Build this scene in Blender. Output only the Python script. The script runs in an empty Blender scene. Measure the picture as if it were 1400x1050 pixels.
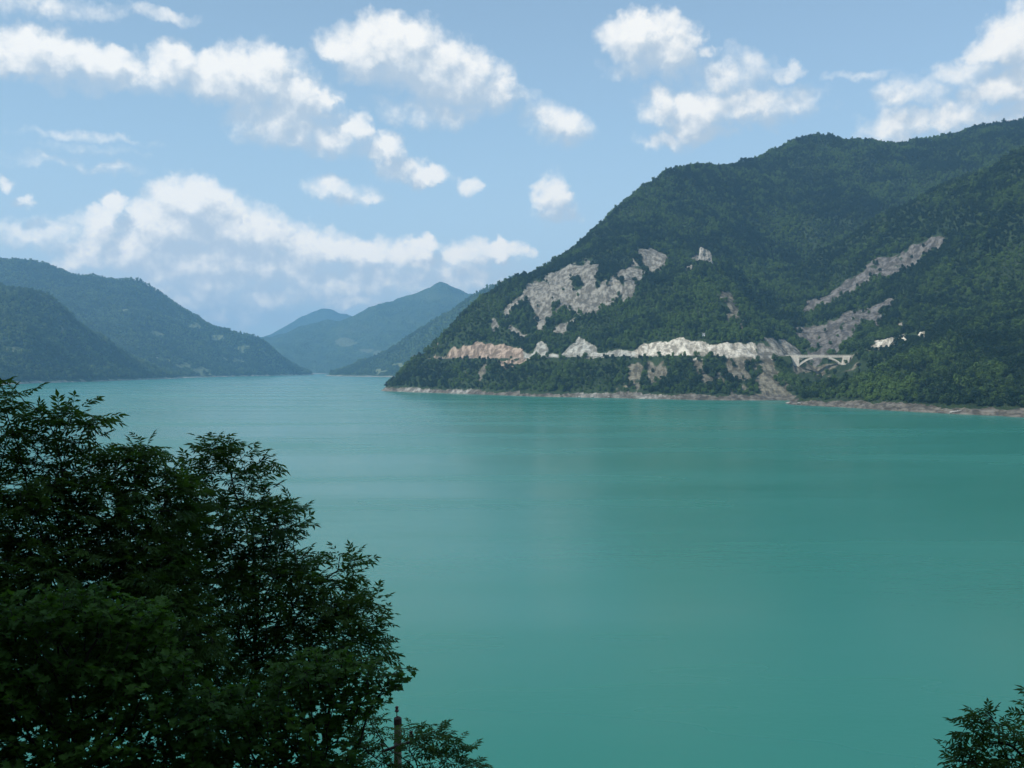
import bpy, math, random
import numpy as np

# ------------------------------------------------------------------ camera, sky, sun, exposure
scene = bpy.context.scene
COL = scene.collection
rad = math.radians

cam_data = bpy.data.cameras.new('camera')
cam_data.sensor_width = 36.0
cam_data.lens = 33.43
cam_data.clip_start = 0.1
cam_data.clip_end = 60000.0
cam = bpy.data.objects.new('camera', cam_data)
COL.objects.link(cam)
cam.location = (0.0, 0.0, 50.0)
cam.rotation_euler = (math.pi / 2 - math.atan(22 / 1300), 0.0, 0.0)
scene.camera = cam

SUN_EL = rad(39.0)
SUN_AZ = rad(-126.0)          # clockwise from +Y (the view): left and behind the camera
SUN_STRENGTH = 4.7
SKY_STRENGTH = 0.135
sun_data = bpy.data.lights.new('sun', 'SUN')
sun_data.energy = SUN_STRENGTH
sun_data.angle = rad(0.53)
sun_data.color = (1.0, 0.955, 0.88)
sun = bpy.data.objects.new('sun', sun_data)
COL.objects.link(sun)
sun.rotation_euler = (math.pi / 2 - SUN_EL, 0.0, -SUN_AZ + math.pi)

scene.view_settings.view_transform = 'Standard'
scene.view_settings.look = 'None'
scene.view_settings.gamma = 1.0
scene.view_settings.use_curve_mapping = False
scene.view_settings.exposure = 0.0
scene.cycles.use_denoising = True
scene.cycles.max_bounces = 6
scene.cycles.diffuse_bounces = 3
scene.cycles.glossy_bounces = 2
scene.cycles.transmission_bounces = 4
scene.cycles.volume_bounces = 1
scene.cycles.use_adaptive_sampling = True
scene.cycles.adaptive_threshold = 0.02

# ------------------------------------------------------------------ surveyed numbers, world metres (x right, y ahead, z above the lake)
SURVEY_MAIN = [(-265.7,2031.0,0.0), (-257.9,1971.5,-22.0), (-232.4,1987.5,0.0), (-225.4,1927.9,-22.0), (-186.0,1934.2,0.0), (-180.3,1874.5,-22.0), (-114.3,1856.8,0.0), (-110.6,1796.9,-22.0), (-54.8,1780.5,0.0),
(-53.0,1720.5,-22.0), (0.0,1710.2,0.0), (0.0,1650.2,-22.0), (100.0,1624.6,0.0), (96.3,1564.7,-22.0), (192.8,1565.9,0.0), (185.5,1506.3,-22.0), (295.5,1476.8,0.0), (283.7,1418.0,-22.0), (382.1,1460.2,0.0),
(366.9,1402.2,-22.0), (420.5,1476.8,0.0), (404.1,1419.1,-22.0), (374.3,1286.7,0.0), (357.5,1229.1,-22.0), (405.7,1225.9,0.0), (386.8,1168.9,-22.0), (438.7,1139.8,0.0), (417.1,1083.8,-22.0), (476.3,1031.2,0.0),
(451.1,976.7,-22.0), (514.8,955.3,0.0), (486.3,902.5,-22.0), (555.6,902.2,0.0), (524.1,851.1,-22.0), (605.3,854.7,0.0), (570.6,805.7,-22.0), (-243.3,2040.0,20.2), (-248.6,2085.0,38.8), (-215.5,2030.0,35.9),
(-222.9,2100.0,66.1), (-175.6,1985.0,31.7), (-180.4,2040.0,62.5), (-184.8,2090.0,85.3), (-147.4,1955.0,36.5), (-151.9,2015.0,70.1), (-155.2,2060.0,102.3), (-110.5,1915.0,36.7), (-114.5,1985.0,72.9),
(-115.9,2010.0,101.0), (-118.7,2060.0,143.4), (-71.9,1870.0,37.1), (-74.8,1945.0,84.4), (-77.6,2020.0,147.8), (-80.1,2085.0,192.5), (0.0,1775.0,33.6), (0.0,1860.0,71.5), (0.0,1890.0,90.7), (0.0,2010.0,162.7),
(0.0,2170.0,258.3), (78.0,1690.0,34.4), (81.9,1775.0,67.7), (83.0,1800.0,84.6), (89.0,1930.0,158.2), (95.4,2070.0,237.6), (104.1,2260.0,334.4), (151.4,1640.0,31.1), (158.3,1715.0,67.1), (160.5,1740.0,86.1),
(171.5,1860.0,154.3), (183.4,1990.0,237.9), (198.9,2160.0,328.4), (215.4,2340.0,416.1), (198.8,1615.0,31.4), (207.3,1685.0,66.8), (210.4,1710.0,88.1), (229.9,1870.0,169.2), (246.9,2010.0,255.2), (277.4,2260.0,384.6),
(250.0,1585.0,31.7), (260.1,1650.0,69.0), (264.8,1680.0,95.2), (291.4,1850.0,153.8), (318.0,2020.0,233.0), (344.6,2190.0,320.6), (380.5,2420.0,450.9), (309.0,1545.0,32.2), (321.9,1610.0,68.6), (327.8,1640.0,99.2),
(342.6,1715.0,146.2), (363.4,1820.0,205.1), (391.2,1960.0,265.1), (464.7,2330.0,412.8), (353.1,1530.0,32.3), (369.1,1600.0,68.5), (375.9,1630.0,96.4), (395.3,1715.0,146.2), (412.5,1790.0,194.3), (458.4,1990.0,250.1),
(552.3,2400.0,423.7), (410.6,1525.0,30.1), (430.6,1600.0,66.0), (441.3,1640.0,97.9), (473.4,1760.0,135.2), (532.3,1980.0,203.6), (585.8,2180.0,269.2), (676.6,2520.0,442.4), (740.4,2760.0,606.3), (435.6,1510.0,24.4),
(454.2,1575.0,57.3), (468.5,1625.0,81.2), (576.4,1595.0,73.3), (562.0,1700.0,93.1), (594.8,1800.0,137.1), (637.4,1930.0,202.7), (680.0,2060.0,273.0), (709.5,2150.0,330.5), (457.8,1190.0,16.1), (503.8,1310.0,48.0),
(549.8,1430.0,62.1), (584.4,1520.0,74.5), (630.3,1640.0,104.2), (676.1,1760.0,162.2), (729.4,1900.0,244.0), (767.4,2000.0,315.5), (801.6,2090.0,385.0), (437.1,1235.0,14.8), (474.2,1340.0,36.6), (506.0,1430.0,43.4),
(530.7,1500.0,48.8), (422.4,1275.0,13.7), (447.1,1350.0,36.5), (398.2,1310.0,4.6), (408.8,1345.0,22.1), (494.9,1090.0,19.0), (546.8,1205.0,52.8), (607.8,1340.0,89.1), (680.1,1500.0,122.6), (752.2,1660.0,194.0),
(819.5,1810.0,290.3), (873.3,1930.0,377.1), (909.1,2010.0,444.4), (546.8,1015.0,17.2), (600.3,1115.0,52.6), (678.0,1260.0,91.6), (752.9,1400.0,139.3), (817.0,1520.0,193.5), (886.1,1650.0,294.3), (955.2,1780.0,395.2),
(1018.8,1900.0,499.7), (641.0,980.0,18.3), (810.0,1240.0,110.0), (1010.6,1550.0,291.3), (1203.9,1850.0,549.9), (738.8,960.0,19.0), (922.2,1200.0,108.1), (1188.7,1550.0,315.0), (1415.6,1850.0,606.3), (502.3,1585.0,42.7),
(526.3,1690.0,77.3), (542.3,1800.0,120.5), (569.2,1960.0,178.0), (586.6,2110.0,236.3), (464.5,1480.0,22.0), (414.6,1400.0,4.0), (462.0,1540.0,30.0), (398.8,1440.0,-14.0), (402.8,1360.0,-3.0), (764.1,2310.0,262.0),
(884.6,2300.0,318.0), (1034.8,2280.0,372.0), (1206.2,2240.0,432.0), (1438.5,2200.0,480.0), (1952.0,3000.0,883.5), (2295.9,3000.0,929.2), (805.4,2500.0,439.2), (1000.8,2720.0,581.6), (1220.7,2700.0,635.4),
(1447.6,2700.0,709.6), (885.3,2750.0,604.3), (1642.5,2750.0,761.7), (-281.2,2150.0,-15.0), (-258.8,2320.0,-18.0), (-204.8,2420.0,-20.0), (-148.9,2420.0,0.0), (-96.2,2500.0,20.0), (0.0,2600.0,60.0), (124.6,2700.0,130.0),
(258.5,2800.0,180.0), (473.1,3000.0,330.0), (726.9,3150.0,430.0), (1030.8,3350.0,560.0), (1464.6,3400.0,560.0), (1830.8,3400.0,580.0), (2353.8,3400.0,580.0), (-323.1,2100.0,-25.0), (-389.2,2300.0,-30.0),
(-290.8,2700.0,-30.0), (299.4,2440.0,479.4), (347.7,2520.0,537.4), (408.5,2600.0,580.0), (467.1,2650.0,618.0), (537.9,2700.0,639.8), (632.2,2750.0,655.5), (688.9,2810.0,686.7), (777.7,2900.0,706.1),
(850.3,2960.0,752.9), (919.1,3000.0,792.0), (968.2,3010.0,796.4), (1044.5,3030.0,771.5), (1121.8,3050.0,726.6), (1219.2,3060.0,727.0), (1313.0,3060.0,737.5), (1387.9,3020.0,787.2), (1470.5,3000.0,795.0),
(1608.2,3000.0,809.6)]
ROAD_SEGMENTS = [[(-182.8,2085,69.0), (-170.3,2050,69.5), (-155.0,2015,70.0), (-113.9,1975,70.0), (-74.3,1932,70.0), (0.0,1852,70.0), (81.7,1770,70.5), (157.4,1705,71.0), (217.6,1664,71.0), (275.2,1626,71.0),
(321.2,1606,71.0), (380.6,1596,71.0), (429.2,1594,71.0), (465.4,1592,71.0)], [(567.5,1590,71.0), (584.1,1582,73.0), (602.3,1566,76.0), (620.4,1545,81.0), (637.2,1520,87.0)]]
GULLY = [(470.0,1370.0,-8.0), (490.0,1450.0,10.0), (508.0,1530.0,27.0), (514.0,1592.0,38.0), (520.0,1650.0,58.0), (525.0,1720.0,86.0)]
BARE = {'scar':[[(422.2,1644.3), (448.1,1665.4), (508.3,1763.2), (524.4,1740.2), (509.7,1665.4), (437.7,1581.0), (409.0,1582.9)], [(-43.0,1997.2), (-18.6,2018.3), (12.7,2072.1), (54.4,2145.0), (108.1,2166.1),
(159.4,2118.1), (169.8,2212.1), (184.2,2104.7), (194.9,2064.4), (176.2,1978.1), (227.3,2027.9), (274.9,2131.5), (316.1,2191.0), (349.4,2168.0), (353.2,2100.8), (321.6,2043.3), (277.6,2008.8), (235.6,1941.6),
(199.5,1909.0), (166.5,1884.1), (134.1,1897.5), (118.4,1926.3), (101.6,1945.5), (77.0,1926.3), (59.2,1878.3), (49.6,1897.5), (44.1,1978.1), (24.8,2018.3), (6.2,2012.6), (-9.1,1981.9), (-30.3,1972.3)], [(-12.1,1964.6),
(9.1,1962.7), (32.4,1916.7), (59.7,1849.5), (51.2,1849.5), (20.6,1910.9)], [(74.7,1868.7), (96.4,1901.3), (122.7,1901.3), (108.6,1859.1), (95.9,1834.2), (79.5,1845.7)], [(-43.1,2004.9), (-27.8,2010.7), (-30.3,1972.3),
(-42.5,1976.1)], [(372.8,2066.3), (410.9,2158.4), (435.6,2166.1), (391.8,1978.1), (358.9,1947.4)], [(217.9,1943.5), (278.5,2037.5), (279.7,2001.1), (249.5,1933.9), (223.1,1910.9)]],'dry':[[(457.6,1565.6),
(489.5,1552.2), (532.6,1538.8), (559.6,1534.9), (557.7,1611.7), (507.0,1648.1)], [(278.2,1607.8), (365.6,1584.8), (485.1,1617.4), (445.6,1492.7), (428.1,1464.0), (301.3,1477.4), (297.4,1546.5)], [(191.7,1661.6),
(278.2,1607.8), (262.1,1584.8), (217.1,1567.6), (178.7,1590.6)], [(389.5,1811.2), (429.5,1876.4), (426.3,1790.1), (427.0,1736.4), (386.7,1676.9), (373.5,1711.4)], [(431.4,1782.4), (452.4,1757.5), (412.7,1652.0),
(391.3,1669.2)], [(172.4,1600.2), (195.9,1632.8), (217.5,1644.3), (230.8,1630.9), (210.5,1609.8), (190.0,1582.9)], [(230.9,1623.2), (246.2,1625.1), (219.7,1586.7), (203.9,1577.1)], [(323.8,1588.7), (365.6,1584.8),
(366.6,1527.3), (355.6,1471.6), (318.7,1479.3), (336.0,1527.3), (326.8,1561.8)], [(389.1,1581.0), (435.6,1573.3), (428.2,1529.2), (396.4,1471.6), (372.7,1467.8), (380.7,1527.3)], [(50.8,1738.3), (69.7,1742.1),
(52.6,1709.5), (33.9,1694.2)], [(-58.2,1891.7), (-46.4,1884.1), (-50.8,1836.1), (-62.0,1830.4)], [(-94.2,1912.8), (-81.2,1884.1), (-100.5,1866.8), (-117.9,1868.7)], [(438.8,1567.6), (483.6,1604.0), (489.5,1567.6),
(462.2,1540.7), (440.7,1548.4)]],'cream':[[(210.9,1652.0), (219.3,1698.0), (235.8,1703.8), (265.2,1682.7), (303.5,1673.1), (311.5,1653.9), (356.9,1628.9), (389.6,1634.7), (422.2,1644.3), (409.0,1582.9), (366.1,1586.7)],
[(290.2,1605.9), (313.0,1596.3), (298.6,1584.8)], [(578.6,1567.6), (599.6,1598.2), (623.4,1605.9), (639.6,1540.7), (649.8,1504.3), (624.7,1425.6), (600.8,1452.5), (579.8,1508.1)], [(665.7,1640.5), (677.8,1621.3),
(664.9,1596.3), (654.9,1607.8)]],'pink':[[(-145.8,2016.4), (-141.6,2024.1), (-91.4,1981.9), (-14.8,1926.3), (17.2,1868.7), (22.3,1815.0), (-58.4,1899.4)], [(-34.6,1872.6), (30.5,1805.4), (11.1,1805.4), (-13.9,1813.1)],
[(-171.5,2104.7), (-160.9,2093.2), (-150.8,2043.3), (-160.1,2041.4)]],'pale':[[(22.8,1851.5), (121.2,1751.7), (218.6,1692.2), (213.4,1652.0), (22.3,1815.0)], [(33.4,1809.3), (48.5,1857.2), (60.4,1870.6), (68.0,1843.8),
(72.1,1769.0)], [(78.5,1759.4), (103.7,1797.7), (128.9,1822.7), (137.8,1792.0), (158.1,1742.1), (161.2,1690.3)], [(161.2,1690.3), (172.6,1726.8), (197.4,1711.4), (200.0,1667.3)]],'scree':[[(836.0,1834.2),
(819.5,1828.4), (802.0,1859.1), (771.6,1861.1), (730.1,1849.5), (729.8,1878.3), (685.8,1891.7), (648.8,1893.7), (580.2,1878.3), (575.6,1910.9), (601.9,1958.9), (627.0,1943.5), (673.0,1947.4), (714.9,1939.7),
(757.1,1953.1), (790.4,1907.1), (821.6,1878.3)], [(537.4,1820.8), (568.3,1803.5), (603.3,1784.3), (638.8,1807.3), (676.8,1797.7), (706.0,1770.9), (672.3,1705.7), (642.2,1671.1), (636.8,1719.1), (605.8,1676.9),
(575.2,1644.3), (550.7,1646.2), (523.1,1619.3), (509.2,1630.9), (522.6,1707.6)]]}
LONE_SPOTS = [(788.1,1880.2), (738.7,1928.2), (732.8,1897.5), (715.4,1901.3), (806.9,1870.6), (594.0,1717.2), (581.5,1699.9), (580.0,1763.2), (639.6,1778.6), (656.0,1778.6), (564.6,1688.4), (561.8,1740.2),
(659.0,1757.5), (586.9,1659.6), (108.0,2008.8), (136.4,1972.3), (84.3,1995.3), (53.4,1987.7), (126.7,2062.5), (196.3,1966.6), (436.4,1567.6), (363.9,1577.1), (311.2,1586.7), (260.0,1609.8), (332.4,1571.4), (0.0,1824.6),
(-14.1,1834.2), (398.3,1569.5)]
SURVEY_LEFT_NEAR = [(-1638.2,2241.2,0.0), (-1577.1,2499.9,0.0), (-1522.0,2826.1,0.0), (-1546.1,3140.1,0.0), (-1532.5,3494.8,0.0), (-1543.4,4012.6,0.0), (-1564.8,4422.2,0.0), (-1601.7,4710.6,0.0), (-1613.6,2207.6,-25.0),
(-1553.4,2462.4,-25.0), (-1499.2,2783.7,-25.0), (-1522.9,3093.0,-25.0), (-1509.5,3442.4,-25.0), (-1520.2,3952.4,-25.0), (-1541.3,4355.9,-25.0), (-1577.7,4639.9,-25.0), (-2552.6,3500.0,434.2), (-2267.0,3600.0,376.2),
(-1989.2,3700.0,359.7), (-1892.7,3850.0,342.7), (-1863.6,3900.0,313.6), (-1798.5,4000.0,216.0), (-1754.8,4150.0,152.1), (-1699.6,4420.0,67.0), (-1663.2,4650.0,21.4), (-1633.9,4720.0,6.4), (-1985.5,3150.0,154.1),
(-1748.9,3250.0,144.9), (-1615.1,3000.0,56.9), (-1712.3,3480.0,138.3), (-1730.0,3750.0,116.3), (-1687.5,3850.0,88.5), (-1624.3,3300.0,57.6), (-1727.5,3380.0,192.9), (-1855.6,3450.0,248.8), (-2002.8,3430.0,268.7),
(-1671.3,4100.0,43.7), (-1622.9,4350.0,16.5), (-3063.1,4200.0,264.2), (-2720.4,4320.0,206.2), (-2387.0,4440.0,189.7), (-2271.2,4620.0,172.7), (-2158.2,4800.0,46.0), (-2105.8,4980.0,-17.9), (-2039.5,5304.0,-20.0),
(-1700.0,5200.0,-20.0), (-1760.0,4950.0,-20.0)]
SURVEY_LEFT_RIDGE = [(-1622.5,4815.3,0.0), (-1626.2,5285.2,0.0), (-1579.2,5702.5,0.0), (-1509.7,6133.0,0.0), (-1425.2,6501.0,0.0), (-1573.8,4670.8,-25.0), (-1577.4,5126.6,-25.0), (-1531.8,5531.4,-25.0),
(-1464.4,5949.0,-25.0), (-1382.4,6306.0,-25.0), (-4602.6,6000.0,984.2), (-3913.4,6000.0,869.4), (-3223.9,6000.0,754.5), (-3044.0,6100.0,710.2), (-2856.5,6200.0,645.0), (-2639.7,6250.0,635.4), (-2467.4,6300.0,616.0),
(-2361.4,6300.0,558.0), (-2274.7,6300.0,485.5), (-2057.7,6300.0,350.1), (-1893.9,6350.0,259.9), (-1791.9,6300.0,248.5), (-1705.5,6250.0,256.6), (-1646.7,6300.0,229.2), (-1599.3,6400.0,168.1), (-1522.8,6600.0,75.4),
(-1454.1,6950.0,4.6), (-2581.5,5600.0,407.1), (-2366.6,5600.0,364.1), (-2151.8,5600.0,321.1), (-2904.1,5400.0,394.3), (-1998.9,5200.0,181.9), (-1902.9,5500.0,168.4), (-1799.6,5200.0,82.0), (-1753.3,5700.0,107.0),
(-1647.3,5950.0,86.6), (-2156.5,5100.0,179.4), (-1800.1,4980.0,61.5), (-1845.2,6000.0,179.1), (-2300.0,4700.0,60.0), (-3200.0,5000.0,150.0), (-4500.0,4700.0,260.0), (-5753.2,7500.0,654.2), (-4029.9,7500.0,424.5),
(-3570.6,7750.0,315.0), (-3084.2,7875.0,286.0), (-2572.1,7875.0,20.1), (-2131.9,7812.5,-20.0), (-1903.5,8250.0,-20.0)]
SURVEY_FAR_SLOPE = [(-1052.8,5702.5,0.0), (-932.3,5509.2,0.0), (-778.8,5328.5,0.0), (-635.0,5159.4,0.0), (-378.8,4924.8,0.0), (0.0,4577.9,0.0), (-1021.2,5531.4,-25.0), (-904.3,5343.9,-25.0), (-755.4,5168.6,-25.0),
(-615.9,5004.6,-25.0), (-367.4,4777.1,-25.0), (0.0,4440.6,-25.0), (829.5,5400.0,497.9), (418.6,5450.0,460.2), (169.0,5500.0,535.7), (0.0,5550.0,586.9), (-217.0,5650.0,483.9), (-445.7,5800.0,353.0),
(-640.3,5950.0,242.1), (-844.3,6100.0,148.5), (-1009.5,6250.0,54.8), (-1152.0,6400.0,5.7), (0.0,5200.0,261.8), (-205.6,5350.0,206.3), (-419.0,5450.0,146.4), (-602.9,5600.0,97.4), (-789.1,5700.0,50.0),
(392.0,5100.0,257.7), (768.6,5000.0,253.6), (995.4,6480.0,197.9), (502.2,6540.0,231.3), (0.0,6660.0,286.9), (-534.8,6960.0,13.0), (-1013.2,7320.0,-20.0), (-1382.4,7680.0,-20.0)]
SURVEY_PEAK = [(-2952.5,9600.0,219.7), (-2759.2,9700.0,296.1), (-2561.4,9800.0,351.3), (-2282.7,9900.0,453.2), (-1978.1,9900.0,521.6), (-1690.5,10000.0,587.8), (-1382.9,10000.0,679.9), (-1075.4,10000.0,802.7),
(-883.3,10000.0,864.0), (-752.6,10000.0,956.0), (-614.4,10000.0,864.0), (-460.9,10000.0,810.3), (-268.9,10000.0,749.0), (0.0,10000.0,649.2), (768.6,10000.0,457.3), (1537.0,10000.0,534.1), (-685.3,9100.0,490.5),
(-968.4,9000.0,416.6), (-1231.4,8900.0,344.1), (-1488.4,8800.0,273.2), (-1759.2,8800.0,205.6), (-2007.1,8700.0,137.0), (-345.9,9000.0,416.6), (346.0,9000.0,278.3), (-904.2,8400.0,198.5), (-1404.2,8300.0,120.2),
(-2353.3,7648.4,0.0), (-1829.5,7928.3,0.0), (-1524.6,7928.3,0.0), (-903.7,7832.7,0.0), (0.0,7648.4,0.0), (1111.3,7223.4,0.0), (-3543.0,11520.0,-10.0), (-3311.0,11640.0,-10.0), (-3073.7,11760.0,-10.0),
(-2739.2,11880.0,3.2), (-2373.7,11880.0,71.6), (-2028.6,12000.0,137.8), (-1659.5,12000.0,229.9), (-1290.5,12000.0,352.7), (-1060.0,12000.0,414.0), (-903.1,12000.0,506.0), (-737.3,12000.0,414.0), (-553.1,12000.0,360.3),
(-322.7,12000.0,299.0), (0.0,12000.0,199.2), (922.3,12000.0,7.3), (1844.4,12000.0,84.1)]
SURVEY_DISTANT = [(-6227.2,13500.0,392.4), (-5226.8,13600.0,551.7), (-4423.6,13700.0,397.5), (-3897.0,13700.0,397.5), (-3500.5,13800.0,537.9), (-3097.7,13900.0,744.2), (-2796.8,14000.0,888.9), (-2474.2,14000.0,835.2),
(-1936.6,14000.0,727.7), (-1075.7,14000.0,835.2), (0.0,14000.0,1050.0), (1075.6,14000.0,942.6), (-8990.2,13000.0,779.1), (-4981.8,10800.0,0.0), (-4181.4,10880.0,0.0), (-3538.9,10960.0,0.0), (-3117.6,10960.0,0.0),
(-2800.4,11040.0,0.0), (-2478.2,11120.0,0.0), (-2237.4,11200.0,0.0), (-1979.4,11200.0,0.0), (-1549.3,11200.0,0.0), (-860.6,11200.0,0.0), (0.0,11200.0,0.0), (860.5,11200.0,0.0), (-7192.2,10400.0,0.0),
(-7161.3,15525.0,0.0), (-6010.8,15640.0,51.7), (-5087.1,15755.0,0.0), (-4481.5,15755.0,0.0), (-4025.6,15870.0,37.9), (-3562.4,15985.0,244.2), (-3216.3,16100.0,388.9), (-2845.3,16100.0,335.2), (-2227.1,16100.0,227.7),
(-1237.1,16100.0,335.2), (0.0,16100.0,550.0), (1236.9,16100.0,442.6), (-10338.7,14950.0,279.1)]
MEADOW_RIDGE = [[(-2241.0,5856.5), (-2240.6,5810.9), (-2257.4,5740.1), (-2289.2,5683.7), (-2323.5,5660.9), (-2343.6,5669.3), (-2339.7,5700.5), (-2316.2,5750.9), (-2284.7,5809.7), (-2256.7,5852.9)], [(-2014.8,5624.8),
(-2010.7,5576.8), (-2020.0,5508.4), (-2039.8,5449.6), (-2061.9,5419.6), (-2077.3,5426.8), (-2078.7,5464.0), (-2065.7,5519.2), (-2045.8,5579.2), (-2028.0,5624.8)], [(-2016.1,6129.1), (-2010.9,6085.8), (-2015.4,6029.4),
(-2025.8,5975.4), (-2038.8,5946.6), (-2050.4,5955.0), (-2056.4,5998.2), (-2053.3,6057.0), (-2042.6,6111.0), (-2028.6,6139.9)], [(-1679.5,5312.7), (-1662.2,5223.9), (-1651.2,5102.6), (-1650.7,4998.2), (-1674.3,4988.6),
(-1706.0,5052.2), (-1728.5,5150.7), (-1733.7,5250.3), (-1722.0,5322.3), (-1701.1,5346.3)], [(-1756.9,5215.5), (-1749.1,5165.1), (-1749.0,5095.4), (-1757.6,5036.6), (-1772.7,5013.8), (-1787.5,5030.6), (-1794.7,5076.2),
(-1792.6,5137.5), (-1783.1,5195.1), (-1769.3,5225.1)], [(-1695.5,6125.5), (-1699.5,6107.4), (-1714.5,6077.4), (-1735.5,6049.8), (-1755.2,6037.8), (-1765.8,6043.8), (-1763.2,6065.4), (-1747.8,6093.0), (-1725.3,6115.8),
(-1705.1,6127.9)], [(-1841.9,6112.2), (-1843.7,6094.2), (-1855.1,6070.2), (-1871.1,6047.4), (-1885.2,6033.0), (-1893.0,6035.4), (-1892.3,6055.8), (-1882.5,6084.6), (-1866.8,6108.6), (-1850.9,6118.2)], [(-1563.8,6257.5),
(-1567.6,6235.9), (-1582.1,6198.7), (-1601.9,6161.5), (-1618.9,6136.3), (-1627.0,6132.7), (-1622.7,6150.7), (-1607.8,6184.3), (-1587.9,6221.5), (-1571.5,6251.5)], [(-1838.6,5163.9), (-1836.5,5132.7), (-1843.3,5085.8),
(-1858.1,5047.4), (-1874.7,5029.4), (-1885.3,5034.2), (-1885.8,5059.4), (-1876.2,5096.6), (-1861.9,5137.5), (-1848.1,5165.1)], [(-2593.1,5790.5), (-2594.3,5776.1), (-2606.7,5759.3), (-2624.2,5743.7), (-2641.2,5737.7),
(-2650.5,5741.3), (-2648.9,5754.5), (-2636.7,5771.3), (-2619.1,5786.9), (-2602.3,5794.1)], [(-2378.9,6048.6), (-2378.9,6030.6), (-2386.4,6003.0), (-2399.6,5979.0), (-2413.1,5967.0), (-2421.5,5970.6), (-2421.3,5987.4),
(-2413.0,6012.6), (-2399.7,6036.6), (-2386.9,6051.0)], [(-1675.4,5952.6), (-1678.1,5919.0), (-1693.0,5860.1), (-1711.1,5789.3), (-1726.0,5735.3), (-1735.6,5728.1), (-1737.5,5773.7), (-1728.4,5848.1), (-1708.5,5914.2),
(-1687.3,5951.4)]]
MEADOW_PEAK = [[(-1408.7,8767.1), (-1422.9,8727.5), (-1476.0,8723.9), (-1549.9,8767.1), (-1618.3,8846.3), (-1651.7,8914.8), (-1637.1,8949.6), (-1580.7,8942.4), (-1504.6,8894.4), (-1439.0,8827.1)], [(-738.0,9058.8),
(-744.5,9040.8), (-764.5,9031.2), (-790.7,9036.0), (-813.0,9052.8), (-822.9,9074.4), (-816.5,9092.4), (-796.2,9099.6), (-769.9,9094.8), (-747.6,9079.2)], [(-1113.4,8419.0), (-1120.6,8398.6), (-1145.5,8391.4),
(-1178.7,8401.0), (-1207.8,8423.8), (-1221.9,8452.6), (-1215.0,8474.2), (-1189.8,8480.2), (-1156.1,8469.4), (-1127.0,8446.6)], [(-1199.6,8525.8), (-1211.7,8505.4), (-1250.8,8504.2), (-1302.2,8523.4), (-1346.7,8555.8),
(-1366.9,8588.2), (-1354.7,8607.4), (-1314.8,8606.2), (-1262.8,8585.8), (-1218.9,8555.8)]]
MEADOW_NEAR = [[(-1788.6,3777.8), (-1788.1,3760.3), (-1788.0,3717.9), (-1784.9,3660.9), (-1782.8,3616.7), (-1785.7,3607.5), (-1791.8,3635.1), (-1797.4,3686.6), (-1797.2,3737.3), (-1792.4,3769.5)], [(-1640.3,3935.1),
(-1634.6,3910.3), (-1632.7,3877.2), (-1635.0,3847.7), (-1640.5,3833.0), (-1647.7,3839.4), (-1653.0,3862.4), (-1653.6,3891.9), (-1651.2,3921.3), (-1646.9,3939.7)], [(-1681.4,3283.5), (-1680.6,3268.8), (-1684.4,3242.1),
(-1692.4,3216.3), (-1701.9,3201.6), (-1708.9,3202.5), (-1710.6,3218.2), (-1705.4,3241.2), (-1696.2,3265.1), (-1687.2,3281.7)]]
MEADOW_SLOPE = [[(-699.5,5413.0), (-703.9,5373.7), (-729.8,5381.8), (-768.5,5438.6), (-806.0,5523.4), (-829.2,5614.6), (-825.9,5660.3), (-798.2,5649.1), (-756.3,5577.8), (-719.4,5492.2)], [(-607.1,5444.2),
(-610.5,5403.4), (-631.6,5405.8), (-663.8,5459.4), (-696.1,5549.8), (-712.4,5613.8), (-707.5,5641.1), (-684.6,5630.7), (-654.0,5597.8), (-624.1,5523.4)], [(-271.8,5356.9), (-282.4,5348.9), (-312.1,5364.1),
(-350.3,5402.6), (-382.9,5453.0), (-396.3,5483.4), (-385.0,5484.2), (-353.8,5457.0), (-315.1,5416.2), (-284.1,5381.0)]]
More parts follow.
